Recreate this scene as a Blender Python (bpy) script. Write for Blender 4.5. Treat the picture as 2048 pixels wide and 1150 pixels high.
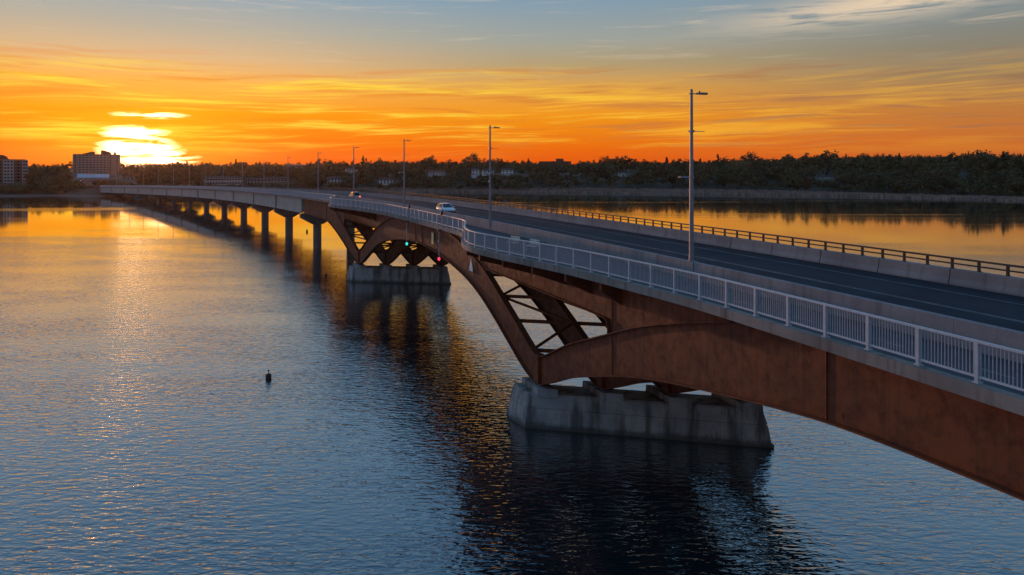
import bpy, bmesh, math, random
import numpy as np
from mathutils import Vector, Matrix
random.seed(7); rng = np.random.default_rng(11)
R = math.radians
scene = bpy.context.scene
for o in list(bpy.data.objects): bpy.data.objects.remove(o)
COL = scene.collection

# ------------------------------------------------------------------ camera
H = 19.1
cam_d = bpy.data.cameras.new('camera'); cam = bpy.data.objects.new('camera', cam_d); COL.objects.link(cam)
cam.location = (0, 0, H); cam.rotation_euler = (R(90), 0, 0)
cam_d.sensor_width = 36; cam_d.sensor_fit = 'HORIZONTAL'; cam_d.lens = 1400 / 2048 * 36
cam_d.shift_y = -(575 - 339) / 2048; cam_d.clip_start = 0.2; cam_d.clip_end = 20000
scene.camera = cam
scene.view_settings.view_transform = 'Standard'; scene.view_settings.look = 'None'
scene.view_settings.exposure = 0.0; scene.view_settings.gamma = 1; scene.view_settings.use_curve_mapping = False

# ------------------------------------------------------------------ node helpers
def lin(c): return tuple(((v / 255) / 12.92 if v / 255 <= .04045 else ((v / 255 + .055) / 1.055) ** 2.4) for v in c)
class NT:
    def __init__(s, nt): s.nt = nt; s.nt.nodes.clear()
    def n(s, t, **kw):
        nd = s.nt.nodes.new(t)
        for k, v in kw.items(): setattr(nd, k, v)
        return nd
    def put(s, sock, v):
        if isinstance(v, bpy.types.NodeSocket): s.nt.links.new(v, sock)
        elif v is not None:
            if isinstance(v, (tuple, list)) and sock.type == 'RGBA' and len(v) == 3: v = tuple(v) + (1,)
            sock.default_value = v
    def m(s, op, a, b=None, c=None, clamp=False):
        nd = s.n('ShaderNodeMath', operation=op); nd.use_clamp = clamp
        s.put(nd.inputs[0], a)
        if b is not None: s.put(nd.inputs[1], b)
        if c is not None: s.put(nd.inputs[2], c)
        return nd.outputs[0]
    def mr(s, v, a, b, c=0., d=1., smooth=True):
        nd = s.n('ShaderNodeMapRange', interpolation_type='SMOOTHSTEP' if smooth else 'LINEAR')
        nd.clamp = True
        for i, x in enumerate((v, a, b, c, d)): s.put(nd.inputs[i], x)
        return nd.outputs[0]
    def mix(s, f, a, b, mode='MIX'):
        nd = s.n('ShaderNodeMix', data_type='RGBA', blend_type=mode)
        s.put(nd.inputs[0], f); s.put(nd.inputs[6], a); s.put(nd.inputs[7], b); return nd.outputs[2]
    def ramp(s, f, stops):
        nd = s.n('ShaderNodeValToRGB'); cr = nd.color_ramp
        while len(cr.elements) < len(stops): cr.elements.new(0.5)
        for e, (p, c) in zip(cr.elements, stops): e.position = p; e.color = tuple(c[:3]) + (1,)
        s.put(nd.inputs[0], f); return nd.outputs[0]
    def noise(s, vec, scale, detail=3, rough=.5, dist=0.):
        nd = s.n('ShaderNodeTexNoise')
        if vec is not None: s.put(nd.inputs['Vector'], vec)
        s.put(nd.inputs['Scale'], scale); nd.inputs['Detail'].default_value = detail
        nd.inputs['Roughness'].default_value = rough; nd.inputs['Distortion'].default_value = dist
        return nd.outputs[0]
    def mapping(s, vec, scale=(1, 1, 1), rot=(0, 0, 0), loc=(0, 0, 0)):
        nd = s.n('ShaderNodeMapping'); s.put(nd.inputs[0], vec)
        nd.inputs['Location'].default_value = loc; nd.inputs['Rotation'].default_value = rot; nd.inputs['Scale'].default_value = scale
        return nd.outputs[0]
    def comb(s, x, y, z):
        nd = s.n('ShaderNodeCombineXYZ'); s.put(nd.inputs[0], x); s.put(nd.inputs[1], y); s.put(nd.inputs[2], z); return nd.outputs[0]

# ------------------------------------------------------------------ sky and sun
SUN_AZ, SUN_EL = -27.8, 1.2          # degrees, azimuth from +Y towards +X
world = bpy.data.worlds.new('World'); scene.world = world; world.use_nodes = True
W = NT(world.node_tree)
tc = W.n('ShaderNodeTexCoord').outputs['Generated']
sp = W.n('ShaderNodeSeparateXYZ'); W.put(sp.inputs[0], tc); dx, dy, dz = sp.outputs
el = W.m('MULTIPLY', W.m('ARCSINE', dz), 57.2958)
az = W.m('MULTIPLY', W.m('ARCTAN2', dx, dy), 57.2958)
caz = W.m('ADD', W.m('MULTIPLY', dx, math.sin(R(SUN_AZ))), W.m('MULTIPLY', dy, math.cos(R(SUN_AZ))))
hl = W.m('SQRT', W.m('ADD', W.m('MULTIPLY', dx, dx), W.m('MULTIPLY', dy, dy)))
daz = W.m('MULTIPLY', W.m('ARCCOSINE', W.m('DIVIDE', caz, W.m('MAXIMUM', hl, 1e-4))), 57.2958)
saz = W.m('SUBTRACT', az, SUN_AZ)
def eramp(stops):
    f = W.mr(el, -4, 64, smooth=False)
    return W.ramp(f, [((e + 4) / 68, lin(c)) for e, c in stops])
HI = [(20, (122, 162, 196)), (33, (100, 150, 196)), (62, (80, 124, 174))]
rS = eramp([(-4, (235, 80, 0)), (0, (248, 84, 0)), (1.6, (252, 108, 0)), (4.3, (255, 152, 4)), (6.5, (250, 178, 78)), (8.5, (218, 182, 138)), (10.5, (184, 176, 158)), (13.5, (142, 166, 182))] + HI)
rM = eramp([(-4, (205, 75, 0)), (0, (226, 76, 0)), (1.6, (236, 104, 0)), (4.3, (242, 148, 18)), (6.5, (226, 160, 66)), (8.5, (180, 158, 116)), (10.5, (158, 162, 154)), (13.5, (130, 156, 174))] + HI)
rR = eramp([(-4, (180, 80, 35)), (0, (198, 92, 40)), (1.6, (204, 108, 42)), (4.3, (188, 122, 62)), (6.5, (152, 126, 92)), (8.5, (136, 130, 114)), (10.5, (128, 136, 136)), (13.5, (122, 146, 162))] + HI)
rA = eramp([(-4, (120, 95, 100)), (0, (138, 108, 112)), (3, (150, 122, 126)), (7, (150, 134, 140)), (13.5, (128, 140, 158))] + HI)
base = W.mix(W.mr(daz, 4, 34), rS, rM)
base = W.mix(W.mr(daz, 30, 66), base, rR)
base = W.mix(W.mr(daz, 70, 150), base, rA)
# flat layered cloud streaks: sky plane coordinates, so that they flatten towards the horizon
inv = W.m('DIVIDE', 1.0, W.m('ADD', W.m('MAXIMUM', dz, 0.0), 0.055))
pl = W.comb(W.m('MULTIPLY', dx, inv), W.m('MULTIPLY', dy, inv), 0.0)
an = W.comb(W.m('MULTIPLY', az, 0.055), W.m('MULTIPLY', el, 0.62), 0.0)
warp = W.noise(W.mapping(an, (1.0, .6, 1)), 1.0, 2)
an2 = W.comb(W.m('ADD', W.m('MULTIPLY', az, 0.05), W.m('MULTIPLY', warp, 0.5)), W.m('ADD', W.m('ADD', W.m('MULTIPLY', el, 0.72), W.m('MULTIPLY', az, -.012)), W.m('MULTIPLY', warp, 1.1)), 0.0)
st1 = W.noise(an2, 1.25, 6, .56, .12)
st2 = W.noise(W.mapping(an2, (1.3, 1.9, 1), loc=(3.7, 1.2, 0)), 1.4, 6, .6, .1)
fil = W.noise(W.mapping(an2, (1.2, 3.4, 1), rot=(0, 0, R(3)), loc=(9, 5, 0)), 2.2, 7, .60, .12)
st1 = W.m('ADD', W.m('MULTIPLY', st1, .72), W.m('MULTIPLY', fil, .28))
bright = W.m('MULTIPLY', W.mr(st1, .475, .61), W.m('MULTIPLY', W.mr(el, .4, 3.4), W.mr(W.m('ADD', el, W.m('MULTIPLY', W.m('SUBTRACT', fil, .5), 5.0)), 8.6, 6.3)))
bright = W.m('MULTIPLY', bright, W.mr(daz, 72, 20, .30, 1.0))
bcol = W.mix(W.mr(daz, 6, 50), lin((255, 222, 70)), lin((255, 190, 55)))
sky = W.mix(W.m('MULTIPLY', bright, .85), base, bcol)
dark = W.m('MULTIPLY', W.mr(st2, .50, .66), W.m('MULTIPLY', W.mr(el, .6, 3.0), W.mr(el, 9.5, 7)))
dcol = W.mix(W.mr(daz, 10, 60), lin((232, 130, 22)), lin((150, 108, 82)))
sky = W.mix(W.m('MULTIPLY', dark, .55), sky, dcol)
# thin high cirrus
ci = W.noise(W.mapping(an, (1.0, 1.6, 1), rot=(0, 0, R(-7)), loc=(1.3, .4, 0)), 1.6, 7, .62, .6)
cim = W.m('MULTIPLY', W.mr(ci, .54, .74), W.mr(el, 7.0, 10.5))
gx = W.m('DIVIDE', W.m('SUBTRACT', az, 29.0), 10.0); gy = W.m('DIVIDE', W.m('SUBTRACT', el, W.m('ADD', 12.0, W.m('MULTIPLY', W.m('SUBTRACT', az, 30.0), .07))), 1.1)
gg = W.m('EXPONENT', W.m('MULTIPLY', W.m('ADD', W.m('MULTIPLY', gx, gx), W.m('MULTIPLY', gy, gy)), -1.0))
cfil = W.noise(W.mapping(an, (2.0, 2.4, 1), rot=(0, 0, R(-12)), loc=(6.1, 2.0, 0)), 1.7, 7, .6, .5)
gg = W.m('MULTIPLY', gg, W.mr(cfil, .32, .54))
cirr = W.m('MAXIMUM', W.m('MULTIPLY', cim, .42), W.m('MULTIPLY', gg, 1.0))
sky = W.mix(W.m('MULTIPLY', cirr, W.mr(el, 40, 18)), sky, lin((230, 206, 176)))
# the glowing patch where the sun stands behind the streaks
def gauss(a0, e0, wa, we, p=1.0):
    x = W.m('DIVIDE', W.m('SUBTRACT', az, a0), wa); y = W.m('DIVIDE', W.m('SUBTRACT', el, e0), we)
    return W.m('EXPONENT', W.m('MULTIPLY', W.m('ADD', W.m('MULTIPLY', x, x), W.m('MULTIPLY', y, y)), -1.0))
core = W.m('ADD', W.m('ADD', gauss(-27.0, .75, 2.5, .85), W.m('MULTIPLY', gauss(-28.3, 1.7, 1.9, .85), 1.0)), W.m('ADD', W.m('MULTIPLY', gauss(-27.3, 3.95, 2.6, .30), .55), W.m('MULTIPLY', gauss(-28.3, 2.75, 2.0, .42), .62)))
stn = W.noise(W.comb(W.m('MULTIPLY', az, .35), W.m('MULTIPLY', el, 2.6), 4.0), 1.0, 4, .55, .4)
core = W.m('SUBTRACT', W.m('MULTIPLY', core, W.mr(stn, .36, .60, .25, 1.2)), .20)
core = W.m('MAXIMUM', core, 0.0)
glow = gauss(-27.9, 1.6, 7.0, 3.2)
def vscale(col, f):
    nd = W.n('ShaderNodeVectorMath', operation='SCALE'); W.put(nd.inputs[0], col); W.put(nd.inputs[3], f); return nd.outputs[0]
def vadd(a, b):
    nd = W.n('ShaderNodeVectorMath', operation='ADD'); W.put(nd.inputs[0], a); W.put(nd.inputs[1], b); return nd.outputs[0]
def cvec(c):
    return W.comb(*c)
sky = vadd(sky, vscale(cvec((.36, .22, .0)), glow))
sky = vadd(sky, vscale(cvec((10.0, 5.6, 2.9)), core))
# a physical twilight sky underlies the cloud colours
nish = W.n('ShaderNodeTexSky', sky_type='NISHITA'); nish.sun_disc = False
nish.sun_elevation = R(SUN_EL); nish.sun_rotation = R(SUN_AZ); nish.dust_density = 2.0; nish.altitude = 80
sky = vadd(sky, vscale(nish.outputs[0], 0.004))
sky = vscale(sky, W.mr(daz, 66, 170, 1.0, .60))          # the sky dims away from the sunset
bg = W.n('ShaderNodeBackground'); W.put(bg.inputs[0], sky); bg.inputs[1].default_value = 1.0
wo = W.n('ShaderNodeOutputWorld'); W.nt.links.new(bg.outputs[0], wo.inputs[0])
sl = bpy.data.lights.new('sun', 'SUN'); sun = bpy.data.objects.new('sun', sl); COL.objects.link(sun)
sl.energy = 1.3; sl.angle = R(.6); sl.color = (1.0, .44, .24)
sd_ = Vector((math.sin(R(SUN_AZ)) * math.cos(R(SUN_EL)), math.cos(R(SUN_AZ)) * math.cos(R(SUN_EL)), math.sin(R(SUN_EL))))
sun.rotation_euler = (-sd_).to_track_quat('-Z', 'Y').to_euler(); sun.location = (0, 0, 100)

# ------------------------------------------------------------------ materials
def mat(name, fn):
    m = bpy.data.materials.new(name); m.use_nodes = True; t = NT(m.node_tree)
    out = t.n('ShaderNodeOutputMaterial'); b = t.n('ShaderNodeBsdfPrincipled'); t.nt.links.new(b.outputs[0], out.inputs[0])
    fn(t, b); return m
def wpos(t): return t.n('ShaderNodeNewGeometry').outputs['Position']
def plain(name, col, rough=.6, metal=0., var=.12, scale=2.0, bump=0.):
    def fn(t, b):
        n = t.noise(wpos(t), scale, 4, .6)
        t.put(b.inputs['Base Color'], t.mix(t.mr(n, .3, .7), tuple(c * (1 - var) for c in col), tuple(min(1, c * (1 + var)) for c in col)))
        b.inputs['Roughness'].default_value = rough; b.inputs['Metallic'].default_value = metal
        if bump:
            bp = t.n('ShaderNodeBump'); bp.inputs['Strength'].default_value = .5; bp.inputs['Distance'].default_value = bump
            t.put(bp.inputs['Height'], n); t.put(b.inputs['Normal'], bp.outputs[0])
    return mat(name, fn)
def concrete(name, c0, c1, stain=.35, vert=1.0):
    def fn(t, b):
        p = wpos(t)
        big = t.noise(p, .35, 5, .6); fine = t.noise(p, 9, 4, .65)
        streak = t.noise(t.mapping(p, (1.6, 1.6, .12)), 1.3, 5, .6)
        col = t.mix(t.mr(big, .3, .7), c0, c1)
        col = t.mix(t.m('MULTIPLY', t.mr(streak, .48, .75), stain * vert), col, tuple(c * .32 for c in c0))
        col = t.mix(t.mr(fine, .25, .8, 0, .22), col, tuple(c * .6 for c in c0))
        t.put(b.inputs['Base Color'], col); b.inputs['Roughness'].default_value = .86
        bp = t.n('ShaderNodeBump'); bp.inputs['Strength'].default_value = .35; bp.inputs['Distance'].default_value = .02
        t.put(bp.inputs['Height'], fine); t.put(b.inputs['Normal'], bp.outputs[0])
    return mat(name, fn)
M = {}
M['conc'] = concrete('barrier_concrete', (.22, .22, .235), (.32, .315, .32), .5)
M['fascia'] = concrete('deck_edge_concrete', (.20, .178, .155), (.32, .288, .255), .85)
M['capc'] = concrete('hammerhead_concrete', (.15, .135, .125), (.22, .20, .19), .5)
M['gird'] = concrete('precast_concrete', (.42, .365, .32), (.52, .46, .40), .25)
def pier_fn(t, b):
    p = wpos(t); s = t.n('ShaderNodeSeparateXYZ'); t.put(s.inputs[0], p); z = s.outputs[2]
    big = t.noise(p, .45, 6, .65); fine = t.noise(p, 7, 5, .7)
    streak = t.noise(t.mapping(p, (1.1, 1.1, .10)), 1.1, 5, .62)
    col = t.mix(t.mr(big, .3, .7), (.24, .25, .25), (.42, .41, .39))
    col = t.mix(t.mr(streak, .44, .64, 0, .85), col, (.07, .07, .062))
    wob = t.m('ADD', z, t.m('MULTIPLY', t.noise(p, 1.4, 4, .6), .7))
    col = t.mix(t.mr(wob, .95, .45, 0, .85), col, (.05, .05, .042))          # tide line of algae
    col = t.mix(t.mr(fine, .35, .8, 0, .3), col, (.16, .15, .14))
    t.put(b.inputs['Base Color'], col); b.inputs['Roughness'].default_value = .85
    bp = t.n('ShaderNodeBump'); bp.inputs['Strength'].default_value = .6; bp.inputs['Distance'].default_value = .03
    t.put(bp.inputs['Height'], fine); t.put(b.inputs['Normal'], bp.outputs[0])
M['pier'] = mat('pier_concrete', pier_fn)
def rust_fn(t, b):
    p = wpos(t)
    big = t.noise(p, .22, 5, .6); mid = t.noise(p, 1.6, 6, .68, .4); fine = t.noise(p, 14, 3, .6)
    streak = t.noise(t.mapping(p, (2.6, 2.6, .10)), 1.2, 5, .6)
    col = t.mix(t.mr(big, .3, .7), (.145, .032, .0065), (.220, .052, .010))
    col = t.mix(t.mr(mid, .40, .72, 0, .65), col, (.060, .018, .009))
    col = t.mix(t.mr(streak, .50, .72, 0, .50), col, (.040, .014, .008))
    spots = t.noise(t.mapping(p, (1, 1, .35)), .9, 5, .7)
    col = t.mix(t.mr(spots, .66, .78, 0, .45), col, (.30, .13, .075))
    col = t.mix(t.mr(fine, .45, .8, 0, .3), col, (.22, .075, .03))
    t.put(b.inputs['Base Color'], col); t.put(b.inputs['Roughness'], t.mr(mid, .3, .7, .62, .88))
    bp = t.n('ShaderNodeBump'); bp.inputs['Strength'].default_value = .3; bp.inputs['Distance'].default_value = .01
    t.put(bp.inputs['Height'], fine); t.put(b.inputs['Normal'], bp.outputs[0])
M['rust'] = mat('weathering_steel', rust_fn)
def asph_fn(t, b):
    p = wpos(t); n = t.noise(p, .5, 5, .6); f = t.noise(p, 40, 3, .7)
    tr = t.noise(t.mapping(p, (.9, .9, 1), rot=(0, 0, R(-21))), .25, 4, .6)
    col = t.mix(t.mr(n, .3, .7), (.020, .024, .033), (.034, .038, .047))
    col = t.mix(t.mr(f, .4, .75, 0, .5), col, (.05, .052, .06))
    t.put(b.inputs['Base Color'], col); t.put(b.inputs['Roughness'], t.mr(tr, .3, .7, .85, .97)); b.inputs['Specular IOR Level'].default_value = .2
    bp = t.n('ShaderNodeBump'); bp.inputs['Strength'].default_value = .4; bp.inputs['Distance'].default_value = .008
    t.put(bp.inputs['Height'], f); t.put(b.inputs['Normal'], bp.outputs[0])
M['asph'] = mat('asphalt', asph_fn)
M['path'] = plain('path_asphalt', (.055, .06, .07), .8, 0, .2, 3.0, .004)
M['line'] = plain('road_paint', (.17, .17, .17), .8, 0, .45, 1.2)
M['gap_shade'] = plain('gap_shade_dark', (.035, .032, .03), .9)  # near-black colour standing in for shade in the girder gaps
M['galv'] = plain('galvanised_steel', (.53, .55, .58), .42, .15, .10, 6)
M['picket'] = plain('railing_pickets', (.40, .43, .47), .5, .3, .10, 6)
M['dkgalv'] = plain('dull_steel_rail', (.055, .052, .05), .6, .3, .15, 5)
M['pole'] = plain('lamp_pole_steel', (.27, .29, .32), .45, .4, .08, 3)
M['lum'] = plain('luminaire_grey', (.20, .21, .23), .5, .2)
M['dark'] = plain('dark_fitting', (.02, .02, .022), .6)
M['rubber'] = plain('tyre_rubber', (.018, .018, .018), .85)
M['rim'] = plain('wheel_rim', (.5, .5, .52), .35, .7)
def glass_fn(t, b):
    b.inputs['Base Color'].default_value = (.012, .014, .018, 1); b.inputs['Roughness'].default_value = .08; b.inputs['IOR'].default_value = 1.55
M['glass'] = mat('car_glass', glass_fn)
def paint(name, c):
    def fn(t, b):
        b.inputs['Base Color'].default_value = tuple(c) + (1,); b.inputs['Roughness'].default_value = .28
        b.inputs['Coat Weight'].default_value = .8; b.inputs['Coat Roughness'].default_value = .06
    return mat(name, fn)
def emis(name, c, e):
    def fn(t, b):
        b.inputs['Base Color'].default_value = tuple(c) + (1,); b.inputs['Emission Color'].default_value = tuple(c) + (1,); b.inputs['Emission Strength'].default_value = e
    return mat(name, fn)
M['red_l'] = emis('tail_light_lens', (1, .10, .06), 4.0)
M['head_l'] = emis('head_light_lens', (1, .86, .62), 5.0)
M['head_off'] = plain('unlit_head_light', (.7, .75, .8), .15)
M['tail_off'] = plain('unlit_tail_light', (.3, .02, .02), .2)
M['nav_g'] = emis('green_marker_lens', (.05, .75, .62), 1.2)
M['nav_r'] = emis('red_marker_lens', (.95, .06, .12), 1.2)
M['yellow'] = plain('yellow_sign_face', (.93, .72, .32), .6)
M['white'] = plain('white_sign_face', (.90, .86, .80), .6)
M['bench'] = plain('bench_timber', (.80, .74, .60), .7)

# water -----------------------------------------------------------------
def water_fn(t, b):
    p = wpos(t); s = t.n('ShaderNodeSeparateXYZ'); t.put(s.inputs[0], p)
    r1 = t.noise(t.mapping(p, (.38, 1.0, 1), rot=(0, 0, R(14))), 3.0, 2, .55, .4)
    r2 = t.noise(t.mapping(p, (.45, 1.0, 1), rot=(0, 0, R(-12))), 1.3, 2, .5, .4)
    r3 = t.noise(t.mapping(p, (.45, 1.0, 1), rot=(0, 0, R(-8))), .30, 3, .55, .3)
    gust = t.noise(t.mapping(p, (.35, 1.0, 1), rot=(0, 0, R(14))), .11, 4, .6, .5)
    h = t.m('ADD', t.m('MULTIPLY', r1, .075), t.m('ADD', t.m('MULTIPLY', r2, .055), t.m('MULTIPLY', r3, .03)))
    # wind patches: ruffled where the breeze reaches, glassy under the lee shore
    wn = t.noise(t.mapping(p, (.30, 1.0, 1), rot=(0, 0, R(10)), loc=(3, 8, 0)), .022, 4, .55, .6)
    yy = t.m('ADD', s.outputs[1], t.m('MULTIPLY', t.m('SUBTRACT', wn, .5), 150.0))
    yy = t.m('ADD', yy, t.m('MULTIPLY', s.outputs[0], .12))
    wind = t.mr(yy, 205, 140, .02, 1.0)
    wind = t.m('MULTIPLY', wind, t.mr(gust, .30, .66, .55, 1.15))
    wind = t.m('MULTIPLY', wind, t.mr(s.outputs[1], 45, 130, .9, .52))
    lane = t.noise(t.mapping(p, (.10, 1.0, 1), rot=(0, 0, R(-9)), loc=(11, 2, 0)), .030, 4, .55, .8)      # cat's paws further out
    wind = t.m('MAXIMUM', wind, t.mr(lane, .54, .62, 0.0, .22))
    def wake(y0, slope, x0, half, xmax, k):          # boat wakes: long low lines of ripples
        yc = t.m('ADD', y0, t.m('ADD', t.m('MULTIPLY', t.m('SUBTRACT', s.outputs[0], x0), slope), t.m('MULTIPLY', t.m('SINE', t.m('MULTIPLY', s.outputs[0], .035)), half * .6)))
        q = t.m('DIVIDE', t.m('SUBTRACT', s.outputs[1], yc), half)
        return t.m('MULTIPLY', t.m('MULTIPLY', t.m('EXPONENT', t.m('MULTIPLY', t.m('MULTIPLY', q, q), -1.0)), t.mr(s.outputs[0], xmax, xmax - 25, 0., 1.)), k)
    wind = t.m('MAXIMUM', wind, t.m('MAXIMUM', wake(190, -.05, -100, 4.5, -62, .45), wake(342, .10, -220, 13, -170, .40)))
    bp = t.n('ShaderNodeBump'); t.put(bp.inputs['Strength'], wind); bp.inputs['Distance'].default_value = 1.0
    t.put(bp.inputs['Height'], h); t.put(b.inputs['Normal'], bp.outputs[0])
    lw = t.n('ShaderNodeLayerWeight'); lw.inputs['Blend'].default_value = .5; t.put(lw.inputs['Normal'], bp.outputs[0])
    fac = t.m('ADD', .07, t.m('MULTIPLY', t.m('POWER', lw.outputs['Facing'], 2.0), .90))
    gl = t.n('ShaderNodeBsdfGlossy'); gl.inputs['Roughness'].default_value = .05; gl.inputs['Color'].default_value = (.97, .97, .97, 1); t.put(gl.inputs['Normal'], bp.outputs[0])
    b.inputs['Base Color'].default_value = (.006, .020, .026, 1); b.inputs['Roughness'].default_value = .6; b.inputs['Specular IOR Level'].default_value = 0.
    mx = t.n('ShaderNodeMixShader'); t.put(mx.inputs[0], fac); t.nt.links.new(b.outputs[0], mx.inputs[1]); t.nt.links.new(gl.outputs[0], mx.inputs[2])
    out = [n for n in t.nt.nodes if n.type == 'OUTPUT_MATERIAL'][0]; t.nt.links.new(mx.outputs[0], out.inputs[0])
M['water'] = mat('river_water', water_fn)

# ------------------------------------------------------------------ mesh helpers
def link(name, data, parent=None):
    o = bpy.data.objects.new(name, data); COL.objects.link(o)
    if parent is not None: o.parent = parent
    return o
def mesh(name, v, f, m, smooth=False):
    me = bpy.data.meshes.new(name); me.from_pydata([tuple(x) for x in v], [], [tuple(x) for x in f]); 
    bm = bmesh.new(); bm.from_mesh(me); bmesh.ops.recalc_face_normals(bm, faces=bm.faces); bm.to_mesh(me); bm.free()
    if smooth: me.polygons.foreach_set('use_smooth', [True] * len(me.polygons))
    me.materials.append(m); me.update(); return me
def obj(name, v, f, m, parent=None, smooth=False): return link(name, mesh(name, v, f, m, smooth), parent)
class MB:
    def __init__(s): s.v = []; s.f = []
    def add(s, v, f):
        n = len(s.v); s.v += [tuple(x) for x in v]; s.f += [tuple(i + n for i in q) for q in f]
    def box(s, x0, x1, y0, y1, z0, z1):
        s.add([(x0, y0, z0), (x1, y0, z0), (x1, y1, z0), (x0, y1, z0), (x0, y0, z1), (x1, y0, z1), (x1, y1, z1), (x0, y1, z1)], BOXF)
    def tube(s, p, q, r0, r1=None, n=8):
        r1 = r0 if r1 is None else r1; p = Vector(p); q = Vector(q); a = (q - p).normalized(); x = a.orthogonal().normalized(); y = a.cross(x)
        v = [p + (x * math.cos(2 * math.pi * i / n) + y * math.sin(2 * math.pi * i / n)) * r0 for i in range(n)] + [q + (x * math.cos(2 * math.pi * i / n) + y * math.sin(2 * math.pi * i / n)) * r1 for i in range(n)]
        f = [(i, (i + 1) % n, n + (i + 1) % n, n + i) for i in range(n)] + [tuple(range(n))[::-1], tuple(range(n, 2 * n))]
        s.add(v, f)
    def prism(s, poly, y0, y1):          # polygon in xz, extruded along y
        n = len(poly); v = [(x, y0, z) for x, z in poly] + [(x, y1, z) for x, z in poly]
        s.add(v, [(i, (i + 1) % n, n + (i + 1) % n, n + i) for i in range(n)] + [tuple(range(n))[::-1], tuple(range(n, 2 * n))])
    def lathe(s, prof, n=14, c=(0, 0, 0)):
        k = len(prof); v = [(c[0] + r * math.cos(2 * math.pi * i / n), c[1] + r * math.sin(2 * math.pi * i / n), c[2] + z) for r, z in prof for i in range(n)]
        f = [(j * n + i, j * n + (i + 1) % n, (j + 1) * n + (i + 1) % n, (j + 1) * n + i) for j in range(k - 1) for i in range(n)]
        f += [tuple(range(n))[::-1], tuple(range((k - 1) * n, k * n))]; s.add(v, f)
    def build(s, name, m, parent=None, smooth=False): return obj(name, s.v, s.f, m, parent, smooth)
    def mesh(s, name, m, smooth=False): return mesh(name, s.v, s.f, m, smooth)
BOXF = [(0, 3, 2, 1), (4, 5, 6, 7), (0, 1, 5, 4), (1, 2, 6, 5), (2, 3, 7, 6), (3, 0, 4, 7)]
UNIT = {}
def unit_box(m):
    if m.name not in UNIT:
        mb = MB(); mb.box(-.5, .5, -.5, .5, -.5, .5); UNIT[m.name] = mb.mesh('bar_' + m.name, m)
    return UNIT[m.name]
def beam(name, p, q, w, h, m, parent=None):
    """straight bar from p to q, w wide (sideways) and h high"""
    p = Vector(p); q = Vector(q); d = q - p; L = d.length; d.normalize()
    side = d.cross(Vector((0, 0, 1)))
    side = Vector((1, 0, 0)) if side.length < 1e-3 else side.normalized(); up = side.cross(d)
    o = link(name, unit_box(m), parent)
    mt = Matrix(((d.x * L, side.x * w, up.x * h, (p.x + q.x) / 2), (d.y * L, side.y * w, up.y * h, (p.y + q.y) / 2), (d.z * L, side.z * w, up.z * h, (p.z + q.z) / 2), (0, 0, 0, 1)))
    o.matrix_basis = mt; return o
def tag(o, label=None, cat=None, group=None, kind=None):
    if label: o['label'] = label
    if cat: o['category'] = cat
    if group: o['group'] = group
    if kind: o['kind'] = kind
    return o
def empty(name, loc=(0, 0, 0), rz=0.):
    o = bpy.data.objects.new(name, None); COL.objects.link(o); o.location = loc; o.rotation_euler = (0, 0, rz); o.empty_display_size = .5; return o
def copy_tree(o, parent=None):
    c = o.copy(); COL.objects.link(c)
    c.parent = parent
    for ch in list(o.children):
        k = copy_tree(ch, c); k.matrix_parent_inverse = ch.matrix_parent_inverse.copy()
    return c

# ------------------------------------------------------------------ bridge alignment (metres; s = station, d = offset to the right)
_ds = .5; _S = np.arange(-120, 660, _ds); _T = np.radians(20. + .058 * _S - 3e-5 * _S * _S)
_X = np.concatenate([[0], np.cumsum((-np.sin(_T[1:]) - np.sin(_T[:-1])) * _ds / 2)]); _Y = np.concatenate([[0], np.cumsum((np.cos(_T[1:]) + np.cos(_T[:-1])) * _ds / 2)])
_i0 = int(120 / _ds); _X += 10.36 - _X[_i0]; _Y += 40.4 - _Y[_i0]
ZS = [-120, 100, 141, 180, 215, 250, 285, 321, 354, 390, 426, 462, 560, 660]
ZV = [0, 0, -.38, -.85, -1.26, -1.65, -2.1, -2.62, -3.15, -3.7, -4.25, -4.82, -6.4, -7.6]
def zo(s): return float(np.interp(s, ZS, ZV))
def th(s): return float(np.interp(s, _S, _T))
def P(s, d, z):
    t = th(s); return (float(np.interp(s, _S, _X)) + d * math.cos(t), float(np.interp(s, _S, _Y)) + d * math.sin(t), z + zo(s))
def sm(x): x = min(1, max(0, x)); return x * x * (3 - 2 * x)
_bx = np.arange(-40, 30, .1); _bt = np.interp(_bx, [-26, -22, -19, -14, -10, -6, -2, 0, 2.5, 5.5, 8, 10, 12, 14], [0, .3, .62, 1.1, 1.8, 2.6, 3.2, 3.4, 3.25, 2.5, 1.7, .9, .3, 0])
_k = np.exp(-(np.arange(-30, 31) * .1 / 1.1) ** 2 / 2); _bt = np.convolve(np.pad(_bt, 30, mode='edge'), _k / _k.sum(), 'valid')
def bulge(s): return max(float(np.interp(s - 19.0, _bx, _bt, 0, 0)), float(np.interp(s - 92.2, _bx, _bt, 0, 0)))
S0, S1 = -62.0, 562.0
def stations(a, b, step): n = max(1, int(round((b - a) / step))); return [a + (b - a) * i / n for i in range(n + 1)]
def sweep(name, prof, ss, m, parent, dfun=None, smooth=False):
    """closed profile [(d, z, follow)] along stations"""
    v = []; k = len(prof)
    for s in ss:
        off = dfun(s) if dfun else 0
        for (d, z, fo) in prof: v.append(P(s, d - off * fo, z))
    f = [(i * k + j, i * k + (j + 1) % k, (i + 1) * k + (j + 1) % k, (i + 1) * k + j) for i in range(len(ss) - 1) for j in range(k)]
    f += [tuple(range(k))[::-1], tuple(range((len(ss) - 1) * k, len(ss) * k))]
    return obj(name, v, f, m, parent, smooth)
ZT = 12.86     # deck top
bridge = empty('bridge', P(51.9, 4, -12.0))
tag(bridge, 'long curving bridge of rusty steel arches and concrete spans across the river', 'bridge')
bridge.location = (0, 0, 0)
fine = stations(S0, 125, .75) + stations(125, S1, 4)[1:]
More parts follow.
